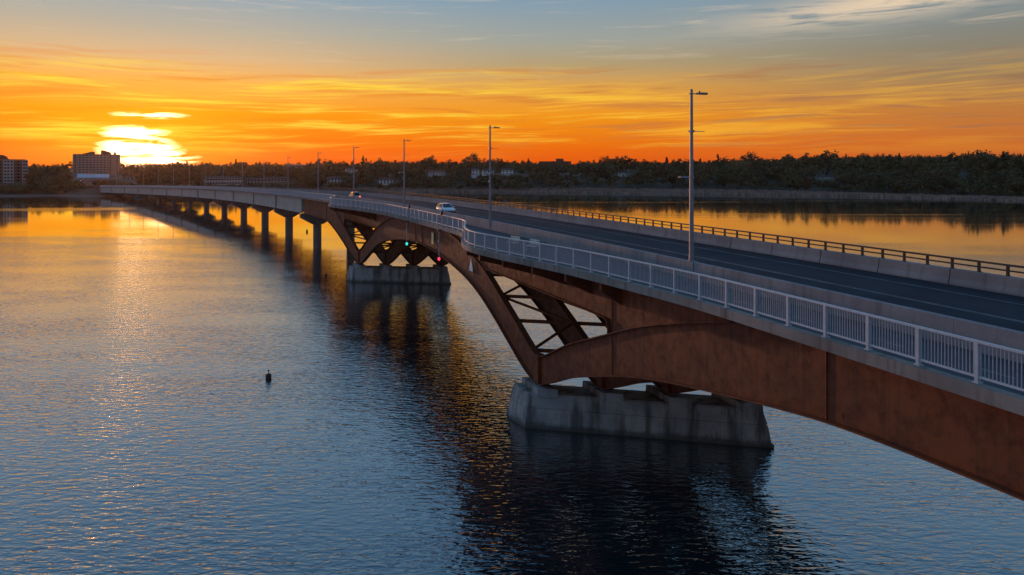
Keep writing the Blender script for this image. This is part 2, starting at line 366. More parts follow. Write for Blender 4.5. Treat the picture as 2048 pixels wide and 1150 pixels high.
sweep('deck_slab', [(-4.1, 12.52, 1), (-4.1, 12.94, 1), (-3.72, 12.94, 1), (-3.70, 12.80, 1), (12.45, 12.80, 0), (12.45, 12.42, 0), (11.2, 12.30, 0), (-2.6, 12.30, 0), (-3.2, 12.42, .9)], fine, M['fascia'], bridge, bulge)
# road and path surfaces
rs = stations(S0, S1, 3)
road = sweep('road', [(.22, 12.80, 0), (.22, ZT, 0), (11.78, ZT, 0), (11.78, 12.80, 0)], rs, M['asph'], None); tag(road, kind='structure')
path = sweep('path', [(-3.68, 12.80, 1), (-3.68, ZT - .01, 1), (-.22, ZT - .01, 0), (-.22, 12.80, 0)], fine, M['path'], None, bulge); tag(path, kind='structure')
def strip(d, w, s0, s1, name, parent, z=ZT + .004):
    v = []; ss = stations(s0, s1, 3)
    for s in ss: v += [P(s, d - w / 2, z), P(s, d + w / 2, z)]
    f = [(2 * i, 2 * i + 1, 2 * i + 3, 2 * i + 2) for i in range(len(ss) - 1)]
    return obj(name, v, f, M['line'], parent)
strip(2.3, .13, S0, S1, 'edge_line', road); strip(9.7, .13, S0, S1, 'edge_line', road)
for d in (5.9, 6.1): strip(d, .10, S0, S1, 'centre_line', road)
for s in stations(-40, 140, 4.0): strip(-2.05 - .45 * bulge(s), .12, s, s + 1.5, 'path_dash', path, ZT - .006)

# ------------------------------------------------------------------ steel V-leg girders
MID = 51.5; HALF = 36.6; SK = -.65; GD = [-3.3, .7, 4.7, 8.7]
BM = np.array([(0, 10.1), (5, 9.95), (10, 9.55), (15, 8.95), (19, 8.35), (23, 7.4), (27, 6.05), (31, 4.5), (34, 3.4), (36.0, 2.95), (37.2, 2.95)])
TM = np.array([(13.0, 12.30), (16, 11.85), (20, 10.95), (24.3, 9.80), (28, 8.35), (32, 6.70), (36.2, 5.0), (37.4, 5.0)])
BN = np.array([(36.0, 2.95), (37.2, 2.95), (42, 4.75), (47, 6.28), (51, 7.35), (55, 8.15), (59, 8.80), (63, 9.40), (66, 9.75), (70, 9.97), (75, 10.1), (92, 10.1)])
BF = np.array([(36.0, 2.95), (37.2, 2.95), (42, 3.9), (48.6, 5.5), (56, 7.25), (63.7, 8.6), (70, 8.85), (92, 8.95)])
TN = np.array([(36.2, 5.0), (37.4, 5.1), (42, 7.05), (47.2, 8.85), (51.4, 10.25), (55, 11.2), (59, 12.1), (60, 12.3)])
TF = np.array([(36.2, 5.0), (37.4, 5.1), (42, 6.5), (48, 8.45), (53, 10.0), (57, 11.2), (60.5, 12.2), (61, 12.3)])
ZG = 12.40; ZU = 10.0
ip = lambda A, a: float(np.interp(a, A[:, 0], A[:, 1]))
def smooth_curve(A):   # smooth the polyline a little (cardinal spline)
    out = []
    for i in range(len(A) - 1):
        p0 = A[max(0, i - 1)]; p1 = A[i]; p2 = A[i + 1]; p3 = A[min(len(A) - 1, i + 2)]
        for k in range(6):
            t = k / 6; m1 = (p2 - p0) / max(1e-6, (p2[0] - p0[0])) * (p2[0] - p1[0]); m2 = (p3 - p1) / max(1e-6, (p3[0] - p1[0])) * (p2[0] - p1[0])
            h = (2 * t ** 3 - 3 * t * t + 1) * p1 + (t ** 3 - 2 * t * t + t) * m1 + (-2 * t ** 3 + 3 * t * t) * p2 + (t ** 3 - t * t) * m2
            out.append((p1[0] + t * (p2[0] - p1[0]), h[1]))
    out.append(tuple(A[-1])); return np.array(out)
BMs, BNs, BFs, TMs, TNs, TFs = [smooth_curve(A) for A in (BM, BN, BF, TM, TN, TF)]
def quadstrip(mb, cols, d, t):
    """cols: [(s, z0, z1)] -> closed plate of thickness t at offset d"""
    v = []
    for s, z0, z1 in cols: v += [P(s, d - t, z0), P(s, d - t, z1), P(s, d + t, z1), P(s, d + t, z0)]
    n = len(cols); f = []
    for i in range(n - 1):
        for j in range(4): f.append((4 * i + j, 4 * i + (j + 1) % 4, 4 * i + 4 + (j + 1) % 4, 4 * i + 4 + j))
    f += [(0, 1, 2, 3), (4 * n - 4, 4 * n - 3, 4 * n - 2, 4 * n - 1)]
    mb.add(v, f)
def ribbon(mb, pts, d, w, t):
    """flange along [(s, z)] : w half width, t thickness"""
    v = []; n = len(pts)
    for i, (s, z) in enumerate(pts):
        a = pts[max(0, i - 1)]; b = pts[min(n - 1, i + 1)]; ds = b[0] - a[0]; dz_ = b[1] - a[1]; L = math.hypot(ds, dz_) or 1
        ns, nz = -dz_ / L * t / 2, ds / L * t / 2
        v += [P(s + ns, d - w, z + nz), P(s + ns, d + w, z + nz), P(s - ns, d + w, z - nz), P(s - ns, d - w, z - nz)]
    f = [(4 * i + j, 4 * i + (j + 1) % 4, 4 * i + 4 + (j + 1) % 4, 4 * i + 4 + j) for i in range(n - 1) for j in range(4)]
    f += [(0, 3, 2, 1), (4 * n - 4, 4 * n - 3, 4 * n - 2, 4 * n - 1)]
    mb.add(v, f)
def girder(j):
    d = GD[j]; mid = MID + SK * (d - GD[0]); g = MB()
    ends = {}
    for sg in (-1, 1):
        B, T = (BNs, TNs) if sg < 0 else (BFs, TFs)
        send = (-38.6 if sg < 0 else 142.0); aend = abs(send - mid) if sg > 0 else mid - send
        S_ = lambda a: mid + sg * a
        oc = 47.9
        quadstrip(g, [(S_(a), ip(BMs, a), ZG) for a in np.arange(0, 24.31, .81)] + [(S_(24.4), ip(BMs, 24.4), ZG)], d, .035)
        quadstrip(g, [(S_(a), (ip(TMs, 24.4) + .35 if a < 24.9 else ZU + .25 * (1 - sm((a - 24.9) / 1.5)) * 0 if False else ZU), ZG) for a in np.linspace(24.4, oc, 30)], d, .035)
        quadstrip(g, [(S_(a), ip(BMs, a), ip(TMs, a)) for a in np.linspace(24.4, 36.4, 18)], d, .035)
        quadstrip(g, [(S_(a), ip(B, a), ip(T, a)) for a in np.linspace(36.8, oc, 18)], d, .035)
        quadstrip(g, [(S_(a), ip(B, a), ZG) for a in np.linspace(oc, aend, 50)], d, .035)
        ends[sg] = aend
    w = g.build('girder', M['rust'], bridge)
    for sg in (-1, 1):
        B, T = (BNs, TNs) if sg < 0 else (BFs, TFs)
        S_ = lambda a: mid + sg * a
        oc = 47.9
        fl = MB(); ribbon(fl, [(S_(a), ip(BMs, a)) for a in np.linspace(0, 36.6, 60)], d, .32, .07); fl.build('flange', M['rust'], w)
        fl = MB(); ribbon(fl, [(S_(a), ip(B, a)) for a in np.linspace(36.6, ends[sg], 70)], d, .32, .07); fl.build('flange', M['rust'], w)
        fl = MB(); ribbon(fl, [(S_(a), ip(TMs, a)) for a in np.linspace(13.2, 36.35, 40)], d, .26, .07); fl.build('flange', M['rust'], w)
        fl = MB(); ribbon(fl, [(S_(a), ip(T, a)) for a in np.linspace(36.85, 59.8, 40)], d, .26, .07); fl.build('flange', M['rust'], w)
        oz = ip(T, oc)
        top = [(S_(24.7), ZU - .02)] + [(S_(a), ZU) for a in np.linspace(25.2, oc - .6, 14)] + [(S_(oc - .25), ZU - .08), (S_(oc - .05), ZU - .3), (S_(oc), ZU - .6), (S_(oc), oz)]
        fl = MB(); ribbon(fl, top, d, .26, .06); fl.build('flange', M['rust'], w)
        # V post over the bearing
        pb = MB(); quadstrip(pb, [(S_(36.15), 2.98, 5.05), (S_(37.05), 2.98, 5.12)], d, .30); pb.build('v_post', M['rust'], w)
        # stiffeners
        lo = lambda a: (ip(BMs, a) if a < 36.6 else ip(B, a))
        for a in [1.6, oc + .25, 65.3, 84.0]:
            if a > ends[sg] - 1: continue
            for e in (-1, 1):
                if j > 0 and e > 0: continue
                p = P(S_(a), d + e * .06, lo(a) + .04); q = P(S_(a), d + e * .06, 12.3)
                if a < 24 and ip(TMs, max(a, 13)) < 12.2: pass
                beam('stiffener', p, q, .07, .05, M['rust'], w)
    # bearing shoes
    return mid
MIDS = [girder(j) for j in range(4)]
# cross bracing between the legs of neighbouring girders
def leg_pt(j, sg, a, low, dd=0):
    B, T = (BNs, TNs) if sg < 0 else (BFs, TFs)
    if a < 36.6: z0, z1 = ip(BMs, a), ip(TMs, a)
    else: z0, z1 = ip(B, a), ip(T, a)
    return Vector(P(MIDS[j] + sg * a, GD[j] + dd, z0 + .3 if low else z1 - .3))
for j in range(3):
    for sg in (-1, 1):
        for seq in ([35.2, 31.5, 28.0, 24.5], [38.2, 41.5, 45.0, 48.5, 53]):
            for k, a in enumerate(seq):
                beam('cross_brace', leg_pt(j, sg, a, 0), leg_pt(j + 1, sg, a, 0), .22, .26, M['rust'], bridge)
                if k + 1 < len(seq):
                    b = seq[k + 1]
                    if k % 2 == 0: beam('cross_brace', leg_pt(j, sg, a, 0), leg_pt(j + 1, sg, b, 0), .16, .18, M['rust'], bridge)
                    else: beam('cross_brace', leg_pt(j, sg, b, 0), leg_pt(j + 1, sg, a, 0), .16, .18, M['rust'], bridge)
        for a in (4, 11, 18, 58, 66, 76):
            lo = (ip(BMs, a) if a < 36 else ip(BNs if sg < 0 else BFs, a)) + .35
            p0 = Vector(P(MIDS[j] + sg * a, GD[j], lo)); q0 = Vector(P(MIDS[j + 1] + sg * a, GD[j + 1], lo)); p1 = Vector(P(MIDS[j] + sg * a, GD[j], 12.0)); q1 = Vector(P(MIDS[j + 1] + sg * a, GD[j + 1], 12.0))
            beam('cross_brace', p0, q0, .18, .2, M['rust'], bridge); beam('cross_brace', p0, (p1 + q1) / 2, .14, .14, M['rust'], bridge); beam('cross_brace', q0, (p1 + q1) / 2, .14, .14, M['rust'], bridge)
# brackets carrying the lookouts
for c in (14.0, 87.5):
    for k in range(-3, 4):
        s = c + k * 3.9; b = bulge(s)
        if b < .8: continue
        v = []
        for e in (-.14, .14):
            v += [P(s + e, -3.36, 12.40), P(s + e, -3.85 - b, 12.47), P(s + e, -3.85 - b, 12.0), P(s + e, -3.36, 11.1)]
        obj('bracket', v, [(0, 1, 2, 3), (7, 6, 5, 4), (0, 4, 5, 1), (1, 5, 6, 2), (2, 6, 7, 3), (3, 7, 4, 0)], M['rust'], bridge)

# ------------------------------------------------------------------ V piers standing in the river
def vpier(sb):
    def Q(d, e, z):      # along the skewed pier axis, e = offset across it (towards the camera side negative)
        s = sb + SK * (d - GD[0]); return P(s + e, d, z)
    def ring(dl, dr, e, nose, z): return [Q(dl, -e, z), Q(dr, -e, z), Q(dr + nose, 0, z), Q(dr, e, z), Q(dl, e, z), Q(dl - nose, 0, z)]
    v = []; rings = [(-4.85, 9.75, 1.95, .40, -2.0), (-4.85, 9.75, 1.95, .40, .22), (-4.77, 9.67, 1.83, .38, .30), (-4.65, 9.55, 1.70, .36, 1.42), (-4.61, 9.51, 1.62, .34, 1.44), (-4.61, 9.51, 1.62, .34, 1.49), (-4.64, 9.54, 1.68, .36, 1.51), (-4.48, 9.4, 1.48, .32, 2.34), (-4.40, 9.32, 1.36, .28, 2.46)]
    for r in rings: v += ring(*r)
    f = [(6 * i + j, 6 * i + (j + 1) % 6, 6 * i + 6 + (j + 1) % 6, 6 * i + 6 + j) for i in range(len(rings) - 1) for j in range(6)] + [tuple(range(6))[::-1], tuple(range(6 * len(rings) - 6, 6 * len(rings)))]
    p = obj('pier', v, f, M['pier'], bridge)
    for d in GD:
        v = []
        for z, e, w in ((2.25, 1.62, .66), (2.88, 1.58, .62)):
            v += [Q(d - w, -e + SK * 0, z), Q(d + w, -e, z), Q(d + w, e, z), Q(d - w, e, z)]
        obj('pedestal', v, BOXF, M['pier'], p)
        v = []
        for z, e, w in ((2.86, .62, .36), (2.985, .55, .34)):
            v += [Q(d - w, -e, z), Q(d + w, -e, z), Q(d + w, e, z), Q(d - w, e, z)]
        obj('bearing', v, BOXF, M['dkgalv'], p)
    for d in (-1.2, 2.6, 6.6):                  # vertical form joints: narrow proud fins of mortar
        v = []
        for e, z in ((1.86, .34), (1.72, 1.40)):
            v += [Q(d - .02, -e, z), Q(d + .02, -e, z), Q(d + .02, -e + .1, z), Q(d - .02, -e + .1, z)]
        obj('form_joint', v, BOXF, M['capc'], p)
vpier(MID - HALF); vpier(MID + HALF)

# ------------------------------------------------------------------ approach spans
PS = [142.9 + 35.2 * i for i in range(12)] + [562]
colmesh = None
def column_pier(s, which):
    zb = 8.93
    for c in (0.05, 8.25):
        v = []
        poly = [(c - 4.05, zb - .15), (c + 4.05, zb - .15), (c + 4.05, zb - 1.1), (c + 1.15, zb - 2.75), (c - 1.15, zb - 2.75), (c - 4.05, zb - 1.1)]
        for e in (-.9, .9): v += [P(s + e, d, z) for d, z in poly]
        f = [(i, (i + 1) % 6, 6 + (i + 1) % 6, 6 + i) for i in range(6)] + [tuple(range(6))[::-1], tuple(range(6, 12))]
        cap = obj('pier_cap', v, f, M['capc'], bridge)
        for dd in (-3.3, .7) if c < 4 else (4.7, 8.7):
            x = P(s, dd, zb - .13); beam('bearing', P(s - .5, dd, zb - .09), P(s + .5, dd, zb - .09), .5, .15, M['dkgalv'], cap)
        top = P(s, c, zb - 2.73); v = []; n = 12
        for z in (-2.0, top[2]):
            for i in range(n):
                a = 2 * math.pi * i / n; v.append((top[0] + 1.02 * math.cos(a), top[1] + 1.02 * math.sin(a), z))
        f = [(i, (i + 1) % n, n + (i + 1) % n, n + i) for i in range(n)] + [tuple(range(n))[::-1], tuple(range(n, 2 * n))]
        obj('column', v, f, M['capc'], bridge)
for i, s in enumerate(PS[:-1]): column_pier(s, i)
column_pier(-39.2, 0)
def conc_girder(s0, s1, d, lip):
    pr = [(d - .28, 12.42), (d + .28, 12.42), (d + .28, 12.2), (d + .12, 12.05), (d + .12, 9.45), (d + .40, 9.2), (d + .40, 8.95), (d - .40, 8.95), (d - .40, 9.2), (d - .12, 9.45), (d - .12, 12.05), (d - .28, 12.2)]
    if lip: pr = [(d - .22, 12.42), (d + .22, 12.42), (d + .22, 8.95), (d - .34, 8.95), (d - .34, 9.35), (d - .22, 9.5)]
    return sweep('concrete_girder', [(a, b, 0) for a, b in pr], stations(s0, s1, 7), M['gird'], bridge)
for i in range(len(PS) - 1):
    for k, d in enumerate([-3.3, .7, 4.7, 8.7, 11.2]): conc_girder(PS[i] + (1.0 if i else 1.0), PS[i + 1] - 1.0, d, k == 0)
for k, d in enumerate([-3.3, .7, 4.7, 8.7, 11.2]): conc_girder(S0, -39.8, d, k == 0)
for s_ in PS[1:-1]: sweep('gap_shade_plate', [(-3.30, 12.40, 0), (-3.20, 12.40, 0), (-3.20, 9.05, 0), (-3.30, 9.05, 0)], [s_ - .98, s_ + .98], M['gap_shade'], bridge)  # added dark plates: paint the shade inside the gaps between girder ends
# a fifth, outer steel beam line carries the far parapet over the arches
sweep('edge_beam', [(10.9, 12.32, 0), (11.5, 12.32, 0), (11.5, 12.24, 0), (11.24, 12.24, 0), (11.24, 10.6, 0), (11.5, 10.6, 0), (11.5, 10.52, 0), (10.9, 10.52, 0), (10.9, 10.6, 0), (11.16, 10.6, 0), (11.16, 12.24, 0), (10.9, 12.24, 0)], stations(-38.6, 142, 4), M['rust'], bridge)

# ------------------------------------------------------------------ barriers
PL = 4.6
def barrier_mesh(name, prof):
    v = []; L = PL / 2 - .006
    for x in (-L, L): v += [(x, d, z) for d, z in prof]
    k = len(prof); f = [(i, (i + 1) % k, k + (i + 1) % k, k + i) for i in range(k)] + [tuple(range(k))[::-1], tuple(range(k, 2 * k))]
    me = mesh(name, v, f, M['conc']); return me
def along(s, d, z, name, data, parent):
    a = Vector(P(s - .4, d, z)); b = Vector(P(s + .4, d, z)); c = Vector(P(s, d, z)); t = (b - a).normalized()
    side = t.cross(Vector((0, 0, 1))).normalized(); up = side.cross(t)
    o = link(name, data, parent)
    o.matrix_basis = Matrix(((t.x, side.x, up.x, c.x), (t.y, side.y, up.y, c.y), (t.z, side.z, up.z, c.z), (0, 0, 0, 1))); return o
bn = barrier_mesh('near_barrier', [(-.20, -.04), (.22, -.04), (.20, .10), (.13, .36), (.11, .92), (.09, .95), (-.11, .95), (-.13, .92), (-.20, .0)])
bf = barrier_mesh('far_barrier', [(-.24, -.04), (.30, -.04), (.30, .82), (.28, .85), (-.08, .85), (-.10, .82), (-.14, .36), (-.24, .10)])
s = -16.4 - PL * 10 + PL / 2
while s < S1 - 2.3:
    along(s, 0, ZT, 'barrier_panel', bn, bridge)
    along(s + .5, 12.0, ZT, 'barrier_panel', bf, bridge)
    s += PL
# far side two-bar rail on posts every 1.5 m
frail = sweep('guard_rail', [(12.06, 14.32, 0), (12.16, 14.32, 0), (12.16, 14.22, 0), (12.06, 14.22, 0)], stations(S0, S1, 3), M['dkgalv'], bridge)
sweep('lower_bar', [(12.07, 14.03, 0), (12.15, 14.03, 0), (12.15, 13.95, 0), (12.07, 13.95, 0)], stations(S0, S1, 3), M['dkgalv'], frail)
pb = MB(); pb.box(-.055, .055, -.06, .06, -.02, .50); pb.box(-.09, .09, -.11, .11, 0, .025); postm = pb.mesh('rail_post', M['dkgalv'])
allp = MB(); k = 0
s = -20.1
while s < S1 - 2:
    if k < 200: along(s, 12.19, ZT + .85, 'post', postm, frail)
    else:
        c = Vector(P(s, 12.17, ZT + .85)); allp.box(c.x - .06, c.x + .06, c.y - .06, c.y + .06, c.z, c.z + .47)
    k += 1; s += 1.5
o = allp.build('far_post', M['dkgalv'], frail); tag(o, kind='stuff')

# ------------------------------------------------------------------ walkway railing
ZR = 14.17
railing = sweep('railing', [(-3.86, ZR - .07, 1), (-3.86, ZR - .01, 1), (-3.84, ZR, 1), (-3.76, ZR, 1), (-3.74, ZR - .01, 1), (-3.74, ZR - .07, 1)], fine, M['galv'], bridge, bulge)
sweep('bottom_rail', [(-3.83, 13.09, 1), (-3.83, 13.15, 1), (-3.77, 13.15, 1), (-3.77, 13.09, 1)], fine, M['galv'], railing, bulge)
pm = MB(); pm.box(-.055, .055, -.06, .06, 0, 1.16); pm.box(-.10, .10, -.10, .10, 0, .03); rpost = pm.mesh('railing_post', M['galv'])
km = MB(); km.box(-.0125, .0125, -.0125, .0125, 0, .95); rpick = km.mesh('picket', M['picket'])
# arc length along the railing line so that posts keep 1.96 m where it swings out
ss = np.arange(S0, S1, .05); dd = np.array([-3.8 - bulge(x) for x in ss]); seg = np.sqrt(.05 ** 2 + np.diff(dd) ** 2); arc = np.concatenate([[0], np.cumsum(seg)])
def at_arc(a): return float(np.interp(a, arc, ss))
a0 = float(np.interp(-20.1, ss, arc)) - 1.96 * 21
def on_rail(s, z, name, data, parent):
    a = Vector(P(s - .1, -3.8 - bulge(s - .1), z)); b = Vector(P(s + .1, -3.8 - bulge(s + .1), z)); c = Vector(P(s, -3.8 - bulge(s), z)); t = b - a; t.z = 0; t.normalize()
    o = link(name, data, parent); o.location = c; o.rotation_euler = (0, 0, math.atan2(t.y, t.x)); return o
pk_v = []; far_pk = MB(); npk = 0; npost = 0; a = a0; farpost = MB()
while a < arc[-1]:
    s = at_arc(a)
    if s > S0 + 1:
        if npost < 180: on_rail(s, 12.94, 'post', rpost, railing); npost += 1
        else:
            c = P(s, -3.8 - bulge(s), 12.94); farpost.box(c[0] - .06, c[0] + .06, c[1] - .06, c[1] + .06, c[2], c[2] + 1.16)
        for k in range(1, 17):
            s2 = at_arc(a + k * 1.96 / 17)
            if -23 < s2 and npk < 300: on_rail(s2, 13.13, 'picket', rpick, railing); npk += 1
            else:
                c = P(s2, -3.8 - bulge(s2), 13.13); r = .0125
                far_pk.box(c[0] - r, c[0] + r, c[1] - r, c[1] + r, c[2], c[2] + .95)
    a += 1.96
tag(far_pk.build('far_picket', M['picket'], railing), kind='stuff'); tag(farpost.build('far_post', M['galv'], railing), kind='stuff')

# ------------------------------------------------------------------ street lamps on the near barrier
LS = [-35.6, 0, 35.3, 71.5, 106.9, 141.8, 179, 214.4, 249.8, 284.8, 321, 354.3, 389.8, 425.5, 461.4, 497, 532]
def make_lamp():
    e = empty('street_lamp')
    b = MB(); b.box(-.42, .42, -.19, .21, -.95, .0); b.box(-.22, .22, -.18, .18, 0, .03); b.build('plinth', M['conc'], e)
    p = MB(); p.lathe([(.20, .03), (.20, .06), (.150, .07), (.140, .5), (.078, 9.9), (.05, 9.93)], 8); p.build('pole', M['pole'], e)
    # local +Y = towards the walkway is negative d ; local -Y is over the road (side vector points right)
    a = MB(); a.tube((0, 0, 9.66), (0, -.45, 9.68), .035, .03, 6); a.tube((0, .06, 9.66), (0, .16, 9.66), .03, .03, 6); a.build('arm', M['lum'], e)
    l = MB(); l.prism([(-.16, 0), (-.13, .08), (.13, .08), (.16, 0), (.12, -.03), (-.12, -.03)], -1.02, -.40)
    lo = l.build('luminaire', M['lum'], e); lo.location = (0, 0, 9.67)
    c = MB(); c.tube((0, -.55, 9.75), (0, -.55, 9.85), .035, .035, 8); c.build('light_sensor', M['dark'], e)
    for z, y in ((7.5, -1), (4.05, 1)):
        b = MB(); b.tube((0, y * .05, z), (0, y * .88, z), .022, .018, 6); b.box(-.13, .13, -.13, .13, z - .06, z + .06); b.build('banner_arm', M['pole'], e)
    l2 = MB(); l2.prism([(-.14, 0), (-.11, .07), (.11, .07), (.14, 0)], .28, .82); o = l2.build('path_luminaire', M['pole'], e); o.location = (0, 0, 4.82)
    b = MB(); b.tube((0, .1, 4.84), (0, .32, 4.84), .03, .03, 6); b.box(-.12, .12, -.12, .12, 4.78, 4.90); b.build('path_arm', M['pole'], e)
    return e
lamp0 = make_lamp()
VIS = [s for s in LS]
LAB = {1: 'tall street lamp nearest the camera, rising through the orange sky', 2: 'street lamp standing on the barrier beside the near lookout curve', 3: 'street lamp just left of the white car', 4: 'street lamp in front of the car with red tail lights', 5: 'street lamp above the end of the rusty steel span'}
for i, s in enumerate(LS):
    if i == 0: continue
    o = lamp0 if i == 1 else copy_tree(lamp0)
    c = P(s, 0, ZT + .95); t = th(s)
    o.location = c; o.rotation_euler = (0, 0, t + math.pi / 2 + math.pi)      # local x against the travel direction, local -y over the road
    o.rotation_euler = (0, 0, math.pi / 2 + t)
    ORD = 'sixth seventh eighth ninth tenth eleventh twelfth thirteenth fourteenth fifteenth sixteenth'.split()
    tag(o, LAB.get(i) or ORD[i - 6] + ' street lamp counted from the camera, on the far concrete spans', 'street lamp', 'street lamps along the bridge')

# ------------------------------------------------------------------ vehicles
def make_car(pname, col, label, head, tail, suv=False):
    e = empty('car'); e['label'] = label; e['category'] = 'car'
    pm_ = paint(pname, col); L = 2.25; w = .90; hr = 1.46 if not suv else 1.68
    # body lofted from cross sections along x (front = +x)
    secs = [(-2.22, .62, .42, .78), (-2.12, .76, .30, .92), (-1.6, .86, .22, .97), (-.6, .90, .20, .95), (.6, .90, .20, .93), (1.3, .88, .21, .86), (1.9, .82, .26, .74), (2.15, .70, .32, .64), (2.24, .58, .40, .56)]
    v = []; K = 10
    for x, hw, z0, z1 in secs:
        m = (z0 + z1) / 2
        v += [(x, -hw * .86, z0), (x, -hw * .97, z0 + .1), (x, -hw, m), (x, -hw * .95, z1 - .08), (x, -hw * .80, z1), (x, hw * .80, z1), (x, hw * .95, z1 - .08), (x, hw, m), (x, hw * .97, z0 + .1), (x, hw * .86, z0)]
    f = [(i * K + j, i * K + (j + 1) % K, (i + 1) * K + (j + 1) % K, (i + 1) * K + j) for i in range(len(secs) - 1) for j in range(K)] + [tuple(range(K))[::-1], tuple(range((len(secs) - 1) * K, len(secs) * K))]
    body = obj('body', v, f, pm_, e, True)
    # cabin
    rx = (-1.75 if suv else -1.45); base_x = (-2.0 if suv else -2.0)
    bot = [(base_x, .76), (1.12, .76)]; top = [(rx + .1, .60), (.18, .60)]
    v = []
    zb_, zt_ = .88, hr
    v += [(bot[0][0], -bot[0][1], zb_), (bot[1][0], -bot[1][1], zb_), (bot[1][0], bot[1][1], zb_), (bot[0][0], bot[0][1], zb_)]
    v += [(top[0][0], -top[0][1], zt_ - .05), (top[1][0], -top[1][1], zt_ - .05), (top[1][0], top[1][1], zt_ - .05), (top[0][0], top[0][1], zt_ - .05)]
    v += [(top[0][0] + .25, -top[0][1] + .12, zt_), (top[1][0] - .25, -top[1][1] + .12, zt_), (top[1][0] - .25, top[1][1] - .12, zt_), (top[0][0] + .25, top[0][1] - .12, zt_)]
    f = [(0, 1, 5, 4), (1, 2, 6, 5), (2, 3, 7, 6), (3, 0, 4, 7), (4, 5, 9, 8), (5, 6, 10, 9), (6, 7, 11, 10), (7, 4, 8, 11), (8, 9, 10, 11)]
    cab = obj('cabin', v, f, pm_, e)
    def panel(name, q, off, inset=.08):
        q = [Vector(x) for x in q]; c = sum(q, Vector()) / 4; n = (q[1] - q[0]).cross(q[3] - q[0]).normalized()
        if n.dot(c - Vector((-.4, 0, 1.1))) < 0: n = -n
        r = [p + (c - p).normalized() * inset * 1.3 for p in q]
        vv = [p + n * off for p in r] + [p - n * .02 for p in r]
        return obj(name, vv, [(0, 1, 2, 3), (0, 4, 5, 1), (1, 5, 6, 2), (2, 6, 7, 3), (3, 7, 4, 0)], M['glass'], cab)
    V = [Vector(x) for x in v]
    panel('windscreen', (V[1], V[2], V[6], V[5]), .012); panel('rear_window', (V[3], V[0], V[4], V[7]), .012)
    panel('side_window', (V[0], V[1], V[5], V[4]), .012, .11); panel('side_window', (V[2], V[3], V[7], V[6]), .012, .11)
    ty = MB(); ty.lathe([(.20, -.11), (.30, -.11), (.325, -.07), (.325, .07), (.30, .11), (.20, .11)], 18); tym = ty.mesh('tyre', M['rubber'], False)
    ri = MB(); ri.lathe([(.05, -.09), (.21, -.10), (.21, .10), (.05, .115)], 12); rim = ri.mesh('rim', M['rim'])
    for x in (-1.38, 1.36):
        for y in (-.80, .80):
            wo_ = link('wheel', tym, e); wo_.location = (x, y, .325); wo_.rotation_euler = (R(90 if y < 0 else -90), 0, 0)
            link('rim', rim, wo_)
    for y in (-1, 1):
        b = MB(); b.box(2.06, 2.20, y * .66 - .14, y * .66 + .14, .52, .64); b.build('headlight', M['head_l'] if head else M['head_off'], e)
        b = MB(); b.box(-2.245, -2.10, y * .60 - .15, y * .60 + .15, .66, .82); b.build('tail_light', M['red_l'] if tail else M['tail_off'], e)
        b = MB(); b.box(.72, .88, y * .98 - .10, y * .98 + .10, .90, 1.02); b.build('mirror', pm_, e)
    b = MB(); b.box(2.16, 2.255, -.42, .42, .40, .50); b.build('grille', M['dark'], e)
    b = MB(); b.box(-2.26, -2.2, -.25, .25, .56, .66); b.build('number_plate', M['white'], e)
    return e
def put_car(c, s, d, away):
    c.location = P(s, d, ZT + .004); c.rotation_euler = (0, -0., th(s) + math.pi / 2 + (0 if away else math.pi))
put_car(make_car('white_car_paint', (.80, .82, .85), 'white saloon car driving towards the camera above the main arch', False, False), 62.0, 3.5, False)
put_car(make_car('silver_car_paint', (.42, .38, .36), 'car with glowing red tail lights passing the far lookout', False, True, True), 116, 2.3, True)
put_car(make_car('cream_car_paint', (.78, .76, .72), 'pale car on the far concrete spans, right one of a close pair', False, False), 369, 3.4, False)
put_car(make_car('pearl_car_paint', (.70, .70, .72), 'pale car on the far concrete spans, left one of a close pair', False, False, True), 386, 3.4, False)
put_car(make_car('grey_car_paint', (.5, .5, .52), 'small grey car on the far spans nearly level with a distant lamp', False, False), 432, 3.4, False)
put_car(make_car('dark_car_paint', (.12, .12, .13), 'dark car with lit headlights at the far end of the bridge', True, False), 546, 3.4, False)

# ------------------------------------------------------------------ benches, markers, buoys
def bench(s, d, label):
    e = empty('bench', P(s, d, ZT), th(s) + math.pi / 2 + .25); tag(e, label, 'bench', 'pale benches on the lookout')
    for x in (-.45, .45):
        b = MB(); b.box(x - .09, x + .09, -.20, .20, 0, .42); b.build('leg', M['conc'], e)
    for y in (-.16, -.05, .06, .17):
        b = MB(); b.box(-.6, .6, y - .045, y + .045, .42, .46); b.build('slat', M['bench'], e)
    for z in (.60, .74, .88):
        b = MB(); b.box(-.6, .6, -.27, -.23, z - .05, z + .05); b.build('back_slat', M['bench'], e)
    for x in (-.45, .45):
        b = MB(); b.box(x - .03, x + .03, -.30, -.27, .30, .92); b.build('back_post', M['dark'], e)
bench(17.9, -4.3, 'pale slatted bench on the near lookout, the one farther from the camera')
bench(14.9, -3.9, 'pale slatted bench on the near lookout, the one closer to the camera')
